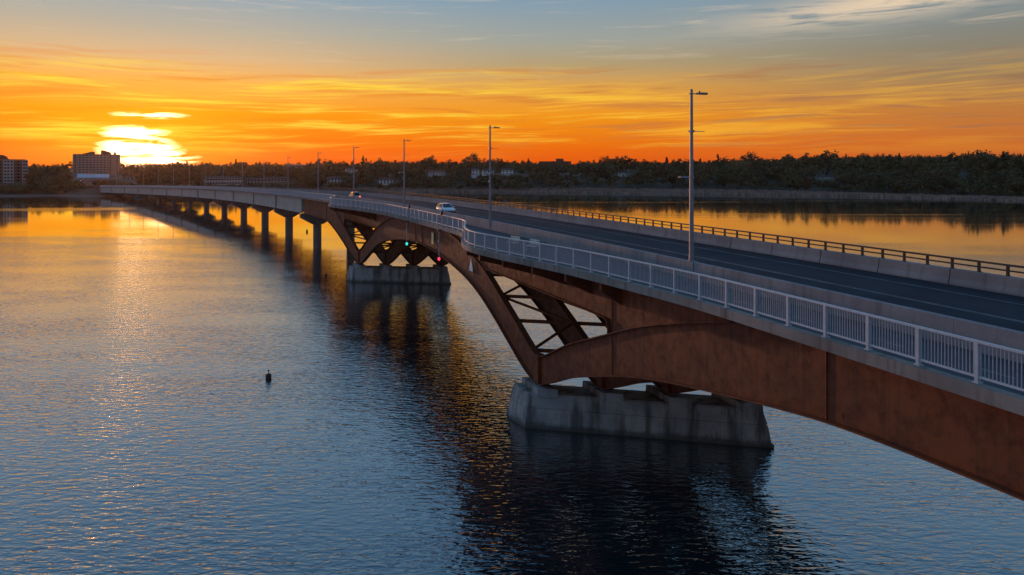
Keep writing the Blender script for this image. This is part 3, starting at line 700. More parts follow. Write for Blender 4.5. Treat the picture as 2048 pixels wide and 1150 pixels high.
def nav(s, m, zlow, label):
    c = P(s, -4.3, 0); e = empty('marker_light', (c[0], c[1], 12.5), th(s)); tag(e, label, 'marker light')
    b = MB(); b.box(-.16, .35, -.16, .16, -.06, .10); b.build('bracket', M['dkgalv'], e)
    b = MB(); b.tube((0, 0, -.06), (0, 0, zlow + .12), .025, .025, 6); b.build('rod', M['white'], e)
    b = MB(); b.tube((-.07, 0, -1.35), (-.07, 0, -1.0), .07, .03, 8); b.build('counterweight', M['white'], e)
    b = MB(); b.lathe([(.06, .1), (.13, .06), (.15, 0), (.15, -.12), (.11, -.22), (.04, -.26)][::-1], 12, (0, 0, zlow)); b.build('lens', m, e)
    b = MB(); b.box(.28, .32, -.02, .02, 0, 1.7); b.box(.18, .42, -.11, .11, 1.65, 2.1); b.build('hoist_post', M['dark'], e)
nav(53.8, M['nav_g'], -2.75, 'hanging green marker light below the rail at mid arch'); nav(39.6, M['nav_r'], -3.0, 'hanging red marker light below the rail beside the yellow board')
def plate(name, s, poly, m, label, cat):
    v = []
    for dd_ in (-3.50, -3.46): v += [P(s + x, dd_, z) for x, z in poly]
    n = len(poly); e = obj(name, v, [(i, (i + 1) % n, n + (i + 1) % n, n + i) for i in range(n)] + [tuple(range(n))[::-1], tuple(range(n, 2 * n))], m); tag(e, label, cat)
    for x in (-.1, .1):
        z = sum(p[1] for p in poly) / n
        beam('fixing', P(s + x, -3.46, z), P(s + x, -3.34, z), .08, .08, M['dkgalv'], e)
plate('channel_sign', 45.0, [(-.42, 10.45), (.42, 10.45), (.42, 11.80), (-.42, 11.80)], M['yellow'], 'upright yellow rectangular board fixed to the rusty arch girder', 'sign')
plate('channel_sign', 31.2, [(-.62, 9.20), (.62, 9.20), (0, 10.50)], M['white'], 'white triangular board on the rusty girder beside the near lookout', 'sign')
def buoy(x, y, r, h, label):
    e = empty('buoy', (x, y, 0)); tag(e, label, 'buoy', 'dark buoys in the river')
    b = MB(); b.lathe([(r * .7, -.4), (r, -.25), (r, h * .75), (r * .8, h * .92), (r * .35, h)], 14); b.build('float', M['dark'], e, True)
    b = MB(); b.lathe([(r * 1.02, h * .42), (r * 1.02, h * .58)], 14); b.build('band', M['dkgalv'], e)
    b = MB(); b.tube((0, 0, h * .98), (0, 0, h + .22), .04, .03, 6); b.lathe([(.03, h + .2), (.1, h + .22), (.1, h + .30), (.03, h + .32)], 8); b.build('lifting_eye', M['dark'], e)
def wp(u, v, z=0): y = 1400 * (H - z) / (v - 339); return ((u - 1024) / 1400 * y, y)
for (u, v, r, h, lb) in [(537, 758, .26, .50, 'dark buoy floating alone in the open water, nearest the camera'), (493, 465, .28, .8, 'dark buoy between the far columns, the left one'), (614, 464, .28, .7, 'dark buoy between two far columns, the right one'), (652, 552, .2, .4, 'small dark buoy left of the far pier in the rippled reflection')]:
    x, y = wp(u, v); buoy(x, y, r, h, lb)

# ------------------------------------------------------------------ water and land
water = obj('water', [(-1560, -380, 0), (1760, -380, 0), (1760, 2040, 0), (-1560, 2040, 0)], [(0, 1, 2, 3)], M['water']); tag(water, kind='structure')
SHX = [-3000, -900, -500, -420, -346, -300, -230, -150, -50, 32, 147, 239, 310, 400, 520, 700, 1000, 3000]
SHY = [430, 430, 452, 468, 498, 512, 560, 588, 592, 583, 546, 495, 430, 340, 230, 100, -100, -900]
LR = [(-299, 503, 6.45), (-345, 555, 6.7), (-392, 640, 8.3), (-432, 740, 10.6), (-458, 830, 13.0), (-480, 930, 15.0), (-500, 1050, 16.4)]
e1 = P(560, 6, ZT); LR[0] = (e1[0], e1[1], e1[2] - .05)
LRa = np.array(LR)
def lroad(y): return np.interp(y, LRa[:, 1], LRa[:, 0]), np.interp(y, LRa[:, 1], LRa[:, 2])
def hashn(x, y): return (np.sin(x * .021 + 1.3) * np.cos(y * .017 + .4) + .5 * np.sin(x * .053 + y * .041) + .25 * np.sin(x * .13 - y * .11))
def ground(x, y):
    sh = np.interp(x, SHX, SHY); D = (y - sh) * np.interp(x, [-300, 0, 150, 300, 500], [1, 1, .85, .65, .6])
    zl = np.interp(D, [-30, -4, 0, 12, 60, 110, 200, 350, 600, 1200], [-3, -.5, .15, .8, 3.2, 5.8, 9.2, 13, 17, 22])
    zr = np.interp(D, [-30, -4, 0, 14, 30, 60, 100, 180, 300, 700, 1500], [-3, -.5, .12, .5, 2.2, 6.8, 11.0, 14.5, 16.5, 20, 26])
    zR = np.interp(D, [-30, -4, 0, 20, 36, 70, 120, 220, 350, 700, 1500], [-3, -.5, .12, .4, 1.6, 6.0, 11.5, 18.5, 23.5, 30, 34])
    w = np.clip((x + 290) / 120, 0, 1); w = w * w * (3 - 2 * w); w2 = np.clip((x - 180) / 220, 0, 1); w2 = w2 * w2 * (3 - 2 * w2)
    z = zl * (1 - w) + (zr * (1 - w2) + zR * w2) * w
    z = z + np.clip(D / 60, 0, 1) * .7 * hashn(x, y)
    rx, rz = lroad(y); a = np.clip(1 - (np.abs(x - rx) - 8) / 22, 0, 1) * np.clip((y - 496) / 10, 0, 1); a = a * a * (3 - 2 * a)
    return z * (1 - a) + (rz - .25) * a
gx = np.concatenate([np.linspace(-1500, -760, 10), np.arange(-740, 960, 12.0), np.linspace(980, 1700, 10)]); gy = np.concatenate([np.arange(-300, 330, 18.0), np.arange(330, 900, 10.0), np.linspace(905, 2000, 30)])
GX, GY = np.meshgrid(gx, gy); GZ = ground(GX, GY); nx = len(gx)
gv = np.stack([GX.ravel(), GY.ravel(), GZ.ravel()], 1)
gf = [(j * nx + i, j * nx + i + 1, (j + 1) * nx + i + 1, (j + 1) * nx + i) for j in range(len(gy) - 1) for i in range(nx - 1) if max(GZ[j, i], GZ[j, i + 1], GZ[j + 1, i], GZ[j + 1, i + 1]) > -2.9]
def ground_fn(t, b):
    p = wpos(t); n = t.noise(p, .05, 5, .6); f = t.noise(p, .6, 4, .7); s = t.n('ShaderNodeSeparateXYZ'); t.put(s.inputs[0], p)
    col = t.mix(t.mr(n, .35, .65), (.050, .046, .022), (.085, .066, .035)); col = t.mix(t.mr(f, .4, .7, 0, .6), col, (.05, .045, .03))
    col = t.mix(t.mr(s.outputs[2], 1.2, .4), col, (.16, .125, .10)); t.put(b.inputs['Base Color'], col); b.inputs['Roughness'].default_value = .95
M['ground'] = mat('scrub_ground', ground_fn)
terr = obj('ground', gv, gf, M['ground'], None, True); tag(terr, kind='structure')
# approach road on land
v = []; f = []
ys = np.arange(LR[0][1], 1040, 12.0)
for y in ys:
    x, z = lroad(y); x2, _ = lroad(y + 2); t = math.atan2(x2 - x, 2); v += [(x - 6 * math.cos(t), y + 6 * math.sin(t), z + .02), (x + 6 * math.cos(t), y - 6 * math.sin(t), z + .02)]
f = [(2 * i, 2 * i + 1, 2 * i + 3, 2 * i + 2) for i in range(len(ys) - 1)]
tag(obj('road', v, f, M['asph']), kind='structure')
# abutment where the bridge meets the bank
v = [P(s_, d_, z_ ) for z_ in (3.5, 12.3) for s_, d_ in ((560.5, -4.0), (560.5, 12.4), (564, 12.4), (564, -4.0))]
obj('abutment', v, BOXF, M['capc'], bridge)

# ------------------------------------------------------------------ buildings on the far shore
M['brick'] = plain('brown_brick', (.20, .105, .075), .85, 0, .15, .6); M['wpanel'] = plain('pale_render', (.50, .49, .48), .8, 0, .08, .4)
M['wall_w'] = plain('white_siding', (.74, .73, .72), .7, 0, .06, .5); M['roof_d'] = plain('dark_shingles', (.055, .05, .05), .9, 0, .2, 1.2); M['roof_r'] = plain('red_shingles', (.28, .10, .07), .9, 0, .15, 1.2)
M['pane'] = mat('window_glass', lambda t, b: (b.inputs['Base Color'].__setattr__('default_value', (.03, .035, .045, 1)), b.inputs['Roughness'].__setattr__('default_value', .12)))
M['balc'] = plain('balcony_grey', (.20, .17, .16), .8); M['tan'] = plain('tan_brick', (.42, .33, .27), .85, 0, .10, .6); M['metalroof'] = plain('pale_metal_roof', (.55, .56, .60), .6, 0, .08, .4)
def face_cam(x, y, extra=0.): return math.atan2(-x, y) * -1.0 * -1 + extra   # rotate local -Y face towards the camera
PROT = []      # (u0, u1, v_base, Y) keep-clear list for trees
def uv(x, y, z): return 1024 + 1400 * x / y, 339 + 1400 * (H - z) / y
def protect(x, y, w, zbase): 
    u, vv = uv(x, y, zbase); PROT.append((u - w / 2 / y * 1400 - 2, u + w / 2 / y * 1400 + 2, vv, y))
def win_mesh(w, h):
    key = ('win', w, h)
    if key not in UNIT:
        b = MB(); b.box(-w / 2, w / 2, -.06, .05, -h / 2, h / 2); UNIT[key] = b.mesh('window_pane', M['pane'])
    return UNIT[key]
def house(x, y, w, dp, hw, roofh, rot, roofm, label, storeys=2, nwin=3, base=None):
    z = float(ground(x, y)) - .3 if base is None else base
    e = empty('house', (x, y, z), math.atan2(-x, y) + rot); tag(e, label, 'house')
    b = MB(); b.box(-w / 2, w / 2, -dp / 2, dp / 2, -2.5, hw); b.prism([(-w / 2, hw), (w / 2, hw), (w / 2, hw + .02), (-w / 2, hw + .02)], -dp / 2 + .01, dp / 2 - .01)
    wl = b.build('wall', M['wall_w'], e)
    r = MB(); o_ = .5
    r.add([(-w / 2 - o_, -dp / 2 - o_, hw - .15), (w / 2 + o_, -dp / 2 - o_, hw - .15), (w / 2 + o_, 0, hw + roofh), (-w / 2 - o_, 0, hw + roofh), (-w / 2 - o_, dp / 2 + o_, hw - .15), (w / 2 + o_, dp / 2 + o_, hw - .15)], [(0, 1, 2, 3), (3, 2, 5, 4), (0, 4, 5, 1)])
    rf = r.build('roof', roofm, e)
    g = MB(); g.add([(-w / 2 + .01, -dp / 2, hw), (-w / 2 + .01, dp / 2, hw), (-w / 2 + .01, 0, hw + roofh - .25)], [(0, 1, 2)]); g.add([(w / 2 - .01, -dp / 2, hw), (w / 2 - .01, dp / 2, hw), (w / 2 - .01, 0, hw + roofh - .25)], [(0, 2, 1)]); g.build('gable', M['wall_w'], e)
    c = MB(); c.box(w * .22, w * .22 + .8, .2, 1.0, hw + roofh * .3, hw + roofh + .9); c.build('chimney', M['brick'], rf)
    sth = hw / storeys
    for k in range(storeys):
        for i in range(nwin):
            xx = -w / 2 + w * (i + .5) / nwin
            if k == 0 and i == nwin // 2:
                d_ = MB(); d_.box(xx - .55, xx + .55, -dp / 2 - .06, -dp / 2 + .03, 0.1, 2.2); d_.build('door', M['brick'], e); continue
            o = link('window', win_mesh(1.5, 1.3), e); o.location = (xx, -dp / 2, sth * k + sth * .55)
    protect(x, y, w, z + .4); return e
def place(u, v, Y):     # ground-plan position seen at image column u at depth Y, and the height seen at row v
    return (u - 1024) / 1400 * Y, Y, H - (v - 339) / 1400 * Y
# (column, base row, depth, width, depth, wall, roof, rot, roofmat, label)
HS = [(873, 352, 690, 15.5, 8, 3.6, 2.0, .1, 'roof_r', 'low white house with long red roof on the wooded slope', 1, 5),
      (951, 351, 680, 6.8, 7, 5.6, 1.6, -.1, 'roof_d', 'narrow two storey white house left of the lamp by the near lookout', 2, 2),
      (976, 350, 700, 11, 7, 4.8, 1.8, .15, 'roof_d', 'wide white house behind the lamp beside the near lookout', 2, 3),
      (1015, 351, 690, 11, 8, 5.6, 2.0, -.12, 'roof_d', 'two storey white house right of the lamp by the near lookout', 2, 3),
      (772, 368, 640, 12, 7, 4.0, 1.8, .1, 'roof_d', 'pale waterside house left of the third nearest lamp', 2, 4),
      (668, 366, 650, 12, 7, 4.0, 1.8, 0., 'roof_d', 'pale waterside house behind the arch end of the bridge', 2, 4),
      (1925, 357, 640, 5.5, 6, 4.5, 1.8, .3, 'roof_d', 'small white house alone among the trees on the right hillside', 2, 2),
      (1652, 362, 620, 10, 6, 3.4, 1.6, .2, 'roof_d', 'dim grey white house low in the right hand trees', 1, 3),
      (1245, 352, 700, 9, 6, 3.2, 1.6, .1, 'roof_d', 'small pale house in the middle of the tree slope', 1, 3),
      (700, 344, 760, 9, 6, 3.2, 1.6, .1, 'roof_d', 'pale cottage high on the slope beside the fourth lamp', 1, 3)]
for (u, vb, Y, w, dp, hw, rh, rot, rm, lb, st, nw) in HS:
    x, y, z = place(u, vb, Y); house(x, y, w, dp, hw, rh, rot, M[rm], lb, st, nw, z)
def terrace(u0, u1, vb, Y, h, label, rows, n, wallm, roofm, rot=0., pitch=1.4):
    x0, y, z = place(u0, vb, Y); x1, _, _ = place(u1, vb, Y); x = (x0 + x1) / 2; w = x1 - x0
    e = empty('terrace', (x, y, z), math.atan2(-x, y) + rot); tag(e, label, 'building')
    b = MB(); b.box(-w / 2, w / 2, -5, 5, -4, h); b.build('wall', wallm, e)
    r = MB(); r.add([(-w / 2 - .4, -5.5, h - .1), (w / 2 + .4, -5.5, h - .1), (w / 2 + .4, 0, h + pitch), (-w / 2 - .4, 0, h + pitch), (-w / 2 - .4, 5.5, h - .1), (w / 2 + .4, 5.5, h - .1)], [(0, 1, 2, 3), (3, 2, 5, 4), (0, 4, 5, 1), (0, 3, 4), (1, 5, 2)]); r.build('roof', roofm, e)
    for k in range(rows):
        for i in range(n):
            o = link('window', win_mesh(1.6, 1.4), e); o.location = (-w / 2 + w * (i + .5) / n, -5, h / rows * (k + .55))
    protect(x, y, w, z + .5); return e
terrace(411, 483, 370, 620, 6.5, 'long pale terrace of houses behind the far lamps', 2, 14, M['wpanel'], M['roof_d'])
terrace(497, 572, 369, 640, 5.0, 'dim terrace right of the long pale one on the shore', 2, 12, M['tan'], M['roof_d'])
terrace(1078, 1142, 329, 980, 4.2, 'long low flat roofed building on the skyline above the trees', 1, 16, M['brick'], M['roof_d'], 0, .3)
terrace(574, 608, 337, 900, 5.0, 'flat roofed building with pale edge on the skyline', 1, 8, M['tan'], M['metalroof'], 0, .3)
terrace(1112, 1127, 329, 976, 8.0, 'small square block standing up from the skyline roof', 2, 3, M['brick'], M['roof_d'], 0, .2)
# pale eight storey block at the left edge
def tower_left():
    x0, Y, zb = place(-40, 372, 600); x1 = (50 - 1024) / 1400 * Y; w = x1 - x0; zt = H - (320 - 339) / 1400 * Y; h = zt - zb
    e = empty('apartment_block', ((x0 + x1) / 2 - 10, Y + 8, zb), .60); tag(e, 'grey and white apartment block with dark balcony strips at left edge', 'apartment block')
    b = MB(); b.box(-w / 2, w / 2, -8, 8, -3, h); b.build('wall', M['brick'], e)
    px = .42857
    cols = [(-12, 3, 'b'), (3, 14, 'b'), (14.5, 32, 'w'), (46, 55.5, 'w'), (-40, -14, 'w')]
    toX = lambda u: (u + 40) * px - w / 2
    for a, c_, k in cols:
        if k == 'w':
            b = MB(); b.box(toX(a), toX(c_), -8.35, -7.9, -2, h + .3); b.build('pale_panel', M['wpanel'], e)
    nf = 8; fh = h / nf
    for k in range(nf):
        z = fh * k + fh * .55
        for u in (18, 23, 28.5, 49, 53, -35, -28, -21):
            o = link('window', win_mesh(1.5, 1.45), e); o.location = (toX(u), -8.36, z)
        for u0, u1 in ((4, 13.5), (33, 45.5), (-12, 3)):
            b = MB(); b.box(toX(u0), toX(u1), -9.3, -7.95, fh * k + .02, fh * k + .20); b.box(toX(u0), toX(u1), -9.3, -9.2, fh * k + .2, fh * k + .9); b.build('balcony', M['balc'], e)
            o = link('window', win_mesh(1.9, 1.7), e); o.location = ((toX(u0) + toX(u1)) / 2, -8.0, z)
    b = MB(); b.box(-w / 2 - .2, w / 2 + .2, -8.6, 8.2, h + .31, h + .8); r = b.build('roof', M['roof_r'], e)
    b = MB(); b.prism([(toX(2), h + .8), (toX(23), h + .8), (toX(20), h + 3.2), (toX(14), h + 4.4), (toX(2), h + 4.6)], -5, 4); b.build('plant_room', M['brick'], r)
    protect((x0 + x1) / 2, Y, w, zb + .5)
tower_left()
def hotel():
    x0, Y, zb = place(145, 352, 880); x1 = (226 - 1024) / 1400 * Y; w = x1 - x0; h = H - (309 - 339) / 1400 * Y - zb
    e = empty('apartment_block', ((x0 + x1) / 2, Y + 9, zb), .50); tag(e, 'wide brown apartment block standing beside the setting sun', 'apartment block')
    b = MB(); b.box(-w / 2, w / 2, -8, 8, -4, h); b.build('wall', M['tan'], e)
    b = MB(); b.box(-w / 2 - .3, -w / 2 + 5, -8.8, 8.2, -3, h - 1.2); b.build('end_bay', M['tan'], e); b = MB(); b.box(w / 2 - 13, w / 2 + .3, -8.9, 8.3, -3, h + .6); b.build('end_bay', M['tan'], e)
    r = MB(); r.box(-w / 2 - .1, w / 2 - 13.2, -8.4, 8.1, h + .02, h + .5); r_ = r.build('roof', M['brick'], e)
    b = MB(); b.prism([(-w / 2 + 9, h + .5), (-w / 2 + 23, h + .5), (-w / 2 + 23, h + 3.6), (-w / 2 + 20, h + 3.8)], -6, 6); b.build('roof_wing', M['brick'], r_)
    b = MB(); b.prism([(w / 2 - 21, h + .51), (w / 2 - 10, h + .61), (w / 2 - 10, h + 3.0), (w / 2 - 18, h + 5.6), (w / 2 - 21, h + 5.6)], -6, 6); b.build('plant_room', M['brick'], r_)
    b = MB(); b.box(w / 2 - 7, w / 2 - 4.4, -3, 3, h + .6, h + 3.6); b.build('chimney', M['brick'], r_)
    nf = 9; fh = h / nf
    for k in range(nf):
        for i in range(9):
            o = link('window', win_mesh(1.9, 1.6), e); o.location = (-w / 2 + 7.2 + i * 3.85, -8.02, fh * (k + .55))
        b = MB(); b.box(-w / 2 + 5.2, w / 2 - 13.3, -9.1, -8.05, fh * k + .1, fh * k + .28); b.box(-w / 2 + 5.2, w / 2 - 13.3, -9.1, -9.0, fh * k + .28, fh * k + 1.2); b.build('balcony', M['wpanel'], e)
        for xx in (w / 2 - 10.5, w / 2 - 3.2, -w / 2 + 2.4):
            o = link('window', win_mesh(1.3, 1.5), e); o.location = (xx, -8.92 if xx > 0 else -8.82, fh * (k + .5))
    protect((x0 + x1) / 2, Y, w, zb + 1)
hotel()
def shed():
    x0, Y, zb = place(150, 364, 700); x1 = (204 - 1024) / 1400 * Y; w = x1 - x0
    e = empty('shed', ((x0 + x1) / 2, Y + 8, zb), .5); tag(e, 'low pale grey industrial shed below the brown apartment block', 'shed')
    b = MB(); b.box(-w / 2, w / 2, -8, 8, -3, 4.5); b.build('wall', M['wpanel'], e)
    b = MB(); b.add([(-w / 2 - .4, -8.4, 4.4), (w / 2 + .4, -8.4, 4.4), (w / 2 + .4, 2, 7.6), (-w / 2 - .4, 2, 8.2), (-w / 2 - .4, 8.4, 5), (w / 2 + .4, 8.4, 5)], [(0, 1, 2, 3), (3, 2, 5, 4), (0, 4, 5, 1), (0, 3, 4), (1, 5, 2)]); b.build('roof', M['metalroof'], e)
    for i in range(6):
        o = link('window', win_mesh(2.4, 1.6), e); o.location = (-w / 2 + 3 + i * (w - 6) / 5, -8.02, 2.4)
    protect((x0 + x1) / 2, Y, w, zb + 1)
shed()
def brickbox():
    x0, Y, zb = place(242, 366, 690); x1 = (262 - 1024) / 1400 * Y; w = x1 - x0
    e = empty('building', ((x0 + x1) / 2, Y + 5, zb), .4); tag(e, 'small square reddish building right of the road end below the sun', 'building')
    b = MB(); b.box(-w / 2, w / 2, -5, 5, -3, 6.4); b.build('wall', M['tan'], e); b = MB(); b.box(-w / 2 - .3, w / 2 + .3, -5.3, 5.3, 6.4, 6.8); b.build('roof', M['roof_d'], e)
    for k in range(2):
        for i in range(3): o = link('window', win_mesh(1.6, 1.4), e); o.location = (-w / 2 + w * (i + .5) / 3, -5, 1.8 + 3 * k)
    protect((x0 + x1) / 2, Y, w, zb + .5)
brickbox()
# traffic lights and cars at the road end
for (y, off, lb) in ((650, 7.2, 'traffic light pole showing red at the road end'), (690, -7.2, 'traffic light pole on the left verge of the road end')):
    x, z = lroad(y); e = empty('traffic_light', (x + off, y, z), 0); tag(e, lb, 'traffic light')
    b = MB(); b.tube((0, 0, 0), (0, 0, 6.2), .10, .08, 8); b.tube((0, 0, 6.0), (-math.copysign(4.0, off), 0, 6.3), .06, .05, 6); b.build('pole', M['pole'], e)
    b = MB(); b.box(-math.copysign(4.0, off) - .2, -math.copysign(4.0, off) + .2, -.15, .15, 5.3, 6.5); hd = b.build('signal_head', M['dark'], e)
    b = MB(); b.box(-math.copysign(4.0, off) - .16, -math.copysign(4.0, off) + .16, -.22, -.15, 6.08, 6.4); b.build('signal_lens', M['red_l'], hd)
def land_car(y, off, away, nm, col, lb, hd, tl):
    x, z = lroad(y); x2, z2 = lroad(y + 4); c = make_car(nm, col, lb, hd, tl, True); a = math.atan2(4, x2 - x)
    c.location = (x + off, y, z + .03); c.rotation_euler = (0, 0, a + (0 if away else math.pi))
land_car(620, 3, True, 'black_car_paint', (.05, .05, .05), 'car with red tail lights waiting at the road end', False, True)
land_car(640, -3, False, 'blue_car_paint', (.08, .1, .16), 'car with bright headlights coming down the hill road', True, False)
land_car(735, -3, False, 'brown_car_paint', (.1, .07, .05), 'distant car with headlights highest on the hill road', True, False)

# ------------------------------------------------------------------ trees
def leaf_fn(ca, cb, cc):
    def fn(t, b):
        p = wpos(t); n = t.noise(p, .10, 3, .6); f = t.noise(p, .9, 3, .6)
        rnd = t.n('ShaderNodeObjectInfo').outputs['Random']
        col = t.mix(t.mr(n, .40, .60), tuple(c * .55 for c in ca), cb); col = t.mix(t.m('MULTIPLY', t.mr(rnd, .45, 1.0), .8), col, cc); col = t.mix(t.mr(f, .4, .75, 0, .45), col, tuple(c * .5 for c in ca))
        t.put(b.inputs['Base Color'], col); b.inputs['Roughness'].default_value = .75
        b.inputs['Specular IOR Level'].default_value = .2
    return fn
M['leafA'] = mat('summer_leaves', leaf_fn((.095, .112, .055), (.135, .138, .068), (.17, .14, .065)))
M['leafB'] = mat('autumn_leaves', leaf_fn((.120, .098, .052), (.15, .112, .058), (.15, .085, .045)))
M['leafC'] = mat('conifer_needles', leaf_fn((.045, .065, .040), (.060, .080, .048), (.07, .08, .045)))
M['bark'] = plain('bark', (.07, .055, .045), .9)
def crown_arrays(rg, h, rad, kind, nclump, nleaf, size):
    V = []
    for c in range(nclump):
        if kind == 'cone':
            t = rg.random() ** .8; z = h * (.12 + .86 * t); r = rad * (1 - t) * (.45 + .55 * rg.random()); a = rg.random() * 6.283; cen = np.array([r * math.cos(a), r * math.sin(a), z]); cr = rad * (.34 * (1 - t) + .10)
        else:
            q = rg.normal(size=3); q /= np.linalg.norm(q); q *= (.35 + .65 * rg.random()) ; cen = np.array([q[0] * rad, q[1] * rad, h * .62 + q[2] * h * .36]); cr = rad * (.24 + .22 * rg.random())
        for _ in range(nleaf):
            q = rg.normal(size=3); q /= np.linalg.norm(q); p = cen + q * cr * (.55 + .5 * rg.random()) * np.array([1, 1, .8])
            n = q * 1.1 + rg.normal(size=3) * .35; n /= np.linalg.norm(n); a = np.cross(n, rg.normal(size=3)); a /= np.linalg.norm(a); b = np.cross(n, a); s = size * (.6 + .8 * rg.random())
            V.append([p + a * s, p + b * s * .7, p - a * s, p - b * s * .7])
    return np.array(V)
def trunk_mb(h, rad, kind, rg):
    b = MB(); r = .03 * h
    top = (0, 0, h * (.9 if kind == 'cone' else .62)); b.tube((0, 0, -1.5), (0, 0, h * .3), r * 1.1, r * .75, 7); b.tube((0, 0, h * .3), top, r * .75, r * .25, 7)
    if kind != 'cone':
        for k in range(5):
            a = k * 1.26 + rg.random(); z = h * (.28 + .06 * k); b.tube((0, 0, z), (rad * .62 * math.cos(a), rad * .62 * math.sin(a), z + h * .24), r * .4, r * .12, 5)
    return b
KINDS = [('leafy', 10.5, 5.6, 'leafA'), ('leafy', 9.0, 6.0, 'leafA'), ('leafy', 11.5, 5.0, 'leafA'), ('leafy', 8.0, 5.2, 'leafB'), ('leafy', 9.5, 5.0, 'leafB'), ('cone', 12.0, 2.6, 'leafC'), ('leafy', 5.0, 3.6, 'leafA'), ('leafy', 4.2, 3.4, 'leafB')]
PROTO = []
for ki, (kd, h, rad, lm) in enumerate(KINDS):
    rg = np.random.default_rng(100 + ki)
    Q = crown_arrays(rg, h, rad, kd, 22, 26, .50 if h > 6 else .36)
    cm = mesh('crown', Q.reshape(-1, 3), [(4 * i, 4 * i + 1, 4 * i + 2, 4 * i + 3) for i in range(len(Q))], M[lm])
    tm = trunk_mb(h, rad, kd, rg).mesh('trunk', M['bark'])
    Q2 = crown_arrays(np.random.default_rng(200 + ki), h, rad, kd, 14, 11, .80 if h > 6 else .55)
    PROTO.append((cm, tm, Q2))
def blocked(x, y, h, z):
    u, vt = uv(x, y, z + h); r = 5 / y * 1400
    for (u0, u1, vb, Y) in PROT:
        if u + r > u0 and u - r < u1 and y < Y:
            lim = H - (vb - 339) / 1400 * y - z
            if lim < 1.2: return True
            if h > lim: return lim
        if u + r > u0 and u - r < u1 and abs(y - Y) < 13: return True
    rx, _ = lroad(y)
    if y > 490 and abs(x - rx) < 13: return True
    if 495 < y < 520 and abs(x + 298) < 30: return True
    # keep the road end in sight
    if x < -250 and 500 < y < 800:
        ur = 1024 + 1400 * rx / y
        if 196 < u < 236 and vt < 358: return True
    return False
trees = []
rg = np.random.default_rng(5)
def shore(x): return float(np.interp(x, SHX, SHY))
def try_tree(u, D, kinds, sc):
    # walk along the sight line of column u until D metres beyond the shore
    y = 120.
    while y < 1500:
        x = (u - 1024) / 1400 * y
        if y - shore(x) >= D: break
        y += 3
    x += rg.normal() * 2; y += rg.normal() * 3
    k = kinds[int(rg.integers(len(kinds)))]; s = sc * (.8 + .45 * rg.random()); z = float(ground(x, y)) - .2; h = KINDS[k][1] * s
    if z < .3: return
    bl = blocked(x, y, h, z)
    if bl is True: return
    if bl:
        k = 6 + int(rg.integers(2)); s = bl / KINDS[k][1]; h = bl
        if s > 1.2: k = int(rg.integers(5)); s = bl / KINDS[k][1]
        if blocked(x, y, h * .98, z): return
    trees.append((h / y, x, y, z, k, s, rg.random() * 6.28))
for u in np.arange(-120, 2180, 13): try_tree(u + rg.normal() * 3, (26 if u < 300 else 20 if u < 1150 else 40) + rg.random() * 14, [6, 7, 6, 0, 3, 4], 1.1)
for u in np.arange(-120, 2180, 11): try_tree(u + rg.normal() * 3, (48 if u < 1150 else 62) + rg.random() * 22, [0, 1, 2, 3, 4, 3], 1.0)
for u in np.arange(-120, 2180, 12): try_tree(u + rg.normal() * 3, 85 + rg.random() * 35, [0, 1, 2, 3, 4, 3], 1.15)
for u in np.arange(-120, 2180, 9): try_tree(u + rg.normal() * 3, 125 + rg.random() * 60, [0, 1, 2, 3, 4, 0, 1, 5], .9)
for u in np.arange(-120, 2180, 7): try_tree(u + rg.normal() * 3, 190 + rg.random() * 110, [0, 1, 2, 2, 4, 0, 1, 0, 5], 1.0)
for u in np.arange(-120, 2180, 4): try_tree(u + rg.normal() * 3, 300 + rg.random() * 160, [0, 1, 2, 0, 1, 2, 0, 1, 5], 1.1)
for u in np.arange(200, 2180, 4): try_tree(u + rg.normal() * 3, 460 + rg.random() * 200, [0, 1, 2, 0, 2], 1.0)
for _ in range(150): try_tree(430 + rg.random() * 1700, 200 + rg.random() * 160, [0, 1, 2, 0, 2, 5], 1.15 + .65 * rg.random())
for _ in range(520): try_tree(-60 + rg.random() * 300, 12 + rg.random() * 190, [3, 4, 3, 7, 0, 1, 7], .85)
for _ in range(260): try_tree(240 + rg.random() * 800, 12 + rg.random() * 120, [3, 4, 0, 7, 1, 6], .9)
trees.sort(key=lambda t: -t[0])
NAMES = {'leafA': ('leafy_tree', 'dark green leafy tree on the far shore'), 'leafB': ('autumn_tree', 'olive brown autumn tree on the far shore'), 'leafC': ('conifer_tree', 'dark pointed conifer on the far shore')}
nt = 0; rest = {}
for (_, x, y, z, k, s, a) in trees:
    u = 1024 + 1400 * x / y; vis = -30 < u < 2078
    if nt < 290 and vis:
        nm, lb = NAMES[KINDS[k][3]]
        if k >= 6: nm, lb = 'shore_bush', ('low green bush at the foot of the far bank' if k == 6 else 'low brown bush at the foot of the far bank')
        lb += (', near the apartment blocks' if u < 250 else ', behind the far end of the bridge' if u < 640 else ', around the white houses' if u < 1050 else ', left of the nearest lamp' if u < 1380 else ', on the right hand hillside')
        e = empty(nm, (x, y, z), a); e.scale = (s, s, s * (.9 + .2 * random.random())); tag(e, lb, 'bush' if k >= 6 else 'tree', 'trees and bushes of the far shore')
        link('crown', PROTO[k][0], e); link('trunk', PROTO[k][1], e); nt += 1
    else:
        c, sn = math.cos(a), math.sin(a); Q = PROTO[k][2] * s; X = Q[..., 0] * c - Q[..., 1] * sn + x; Y_ = Q[..., 0] * sn + Q[..., 1] * c + y
        rest.setdefault(KINDS[k][3], []).append(np.stack([X, Y_, Q[..., 2] + z], -1).reshape(-1, 3))
wood = None
WN = {'leafA': 'woodland', 'leafB': 'autumn_woodland', 'leafC': 'conifer_woodland'}
WL = {'leafA': 'dark green wood covering the hills behind the far shore', 'leafB': 'brownish autumn trees mixed through the wood behind the shore', 'leafC': 'scattered conifers in the wood behind the far shore'}
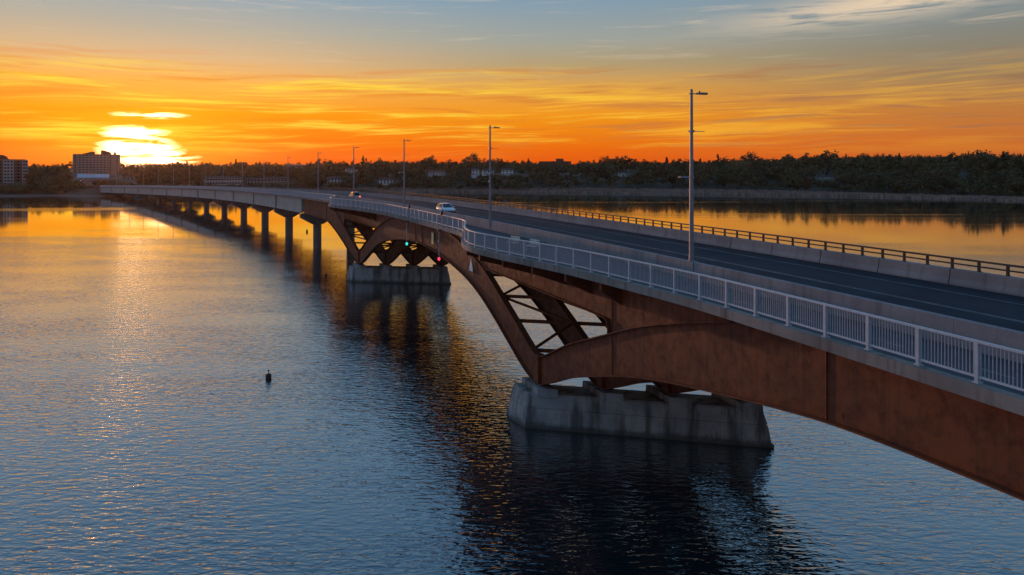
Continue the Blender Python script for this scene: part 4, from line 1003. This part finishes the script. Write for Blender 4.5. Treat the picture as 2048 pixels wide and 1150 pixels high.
for k, arrs in rest.items():
    A = np.concatenate(arrs); n = len(A) // 4
    me = bpy.data.meshes.new(WN[k]); me.vertices.add(len(A)); me.vertices.foreach_set('co', A.astype(np.float32).ravel())
    me.loops.add(4 * n); me.loops.foreach_set('vertex_index', np.arange(4 * n, dtype=np.int32)); me.polygons.add(n); me.polygons.foreach_set('loop_start', np.arange(0, 4 * n, 4, dtype=np.int32)); me.polygons.foreach_set('loop_total', np.full(n, 4, np.int32))
    me.update(calc_edges=True); me.materials.append(M[k]); tag(link(WN[k], me), WL[k], 'wood', None, 'stuff')
# reeds along the marshy right shore
M['reed'] = plain('dry_reeds', (.36, .25, .20), .9, 0, .25, .15)
RV = []; rg2 = np.random.default_rng(9)
for _ in range(16000):
    u = 560 + rg2.random() * 1560; D = -12 + 44 * rg2.random() ** .8
    t = (u - 1024) / 1400; ylo = 300.
    for _k in range(18):
        f_ = ylo - shore(t * ylo) - D; ylo -= f_ * .45
    x = t * ylo + rg2.normal() * 2; y = ylo
    if D < -2 and math.sin(x * .06 + 1) + math.sin(x * .023) < .75: continue
    z = max(-.1, float(ground(x, y))); h = .9 + .8 * rg2.random(); w = .5 + .5 * rg2.random(); a = rg2.random() * 3.14
    RV.append([(x - w * math.cos(a), y - w * math.sin(a), z - .1), (x + w * math.cos(a), y + w * math.sin(a), z - .1), (x + .8 * w * math.cos(a), y + .8 * w * math.sin(a), z + h), (x - .8 * w * math.cos(a), y - .8 * w * math.sin(a), z + h * .85)])
RV = np.array(RV).reshape(-1, 3)
rd = obj('reeds', RV, [(4 * i, 4 * i + 1, 4 * i + 2, 4 * i + 3) for i in range(len(RV) // 4)], M['reed']); tag(rd, 'band of dry pinkish brown reeds along the marshy shore', 'reeds', None, 'stuff')

# ------------------------------------------------------------------ evening haze
hz = bpy.data.materials.new('evening_haze'); hz.use_nodes = True; T = NT(hz.node_tree)
ho = T.n('ShaderNodeOutputMaterial'); hv = T.n('ShaderNodeVolumePrincipled'); T.nt.links.new(hv.outputs[0], ho.inputs['Volume'])
hv.inputs['Color'].default_value = (.97, .64, .38, 1); hv.inputs['Density'].default_value = .00004; hv.inputs['Anisotropy'].default_value = .75
b = MB(); b.box(-1620, 1820, -420, 2080, -4.2, 66); tag(b.build('haze', hz), 'thin warm evening haze over river and far shore', 'haze', None, 'stuff')
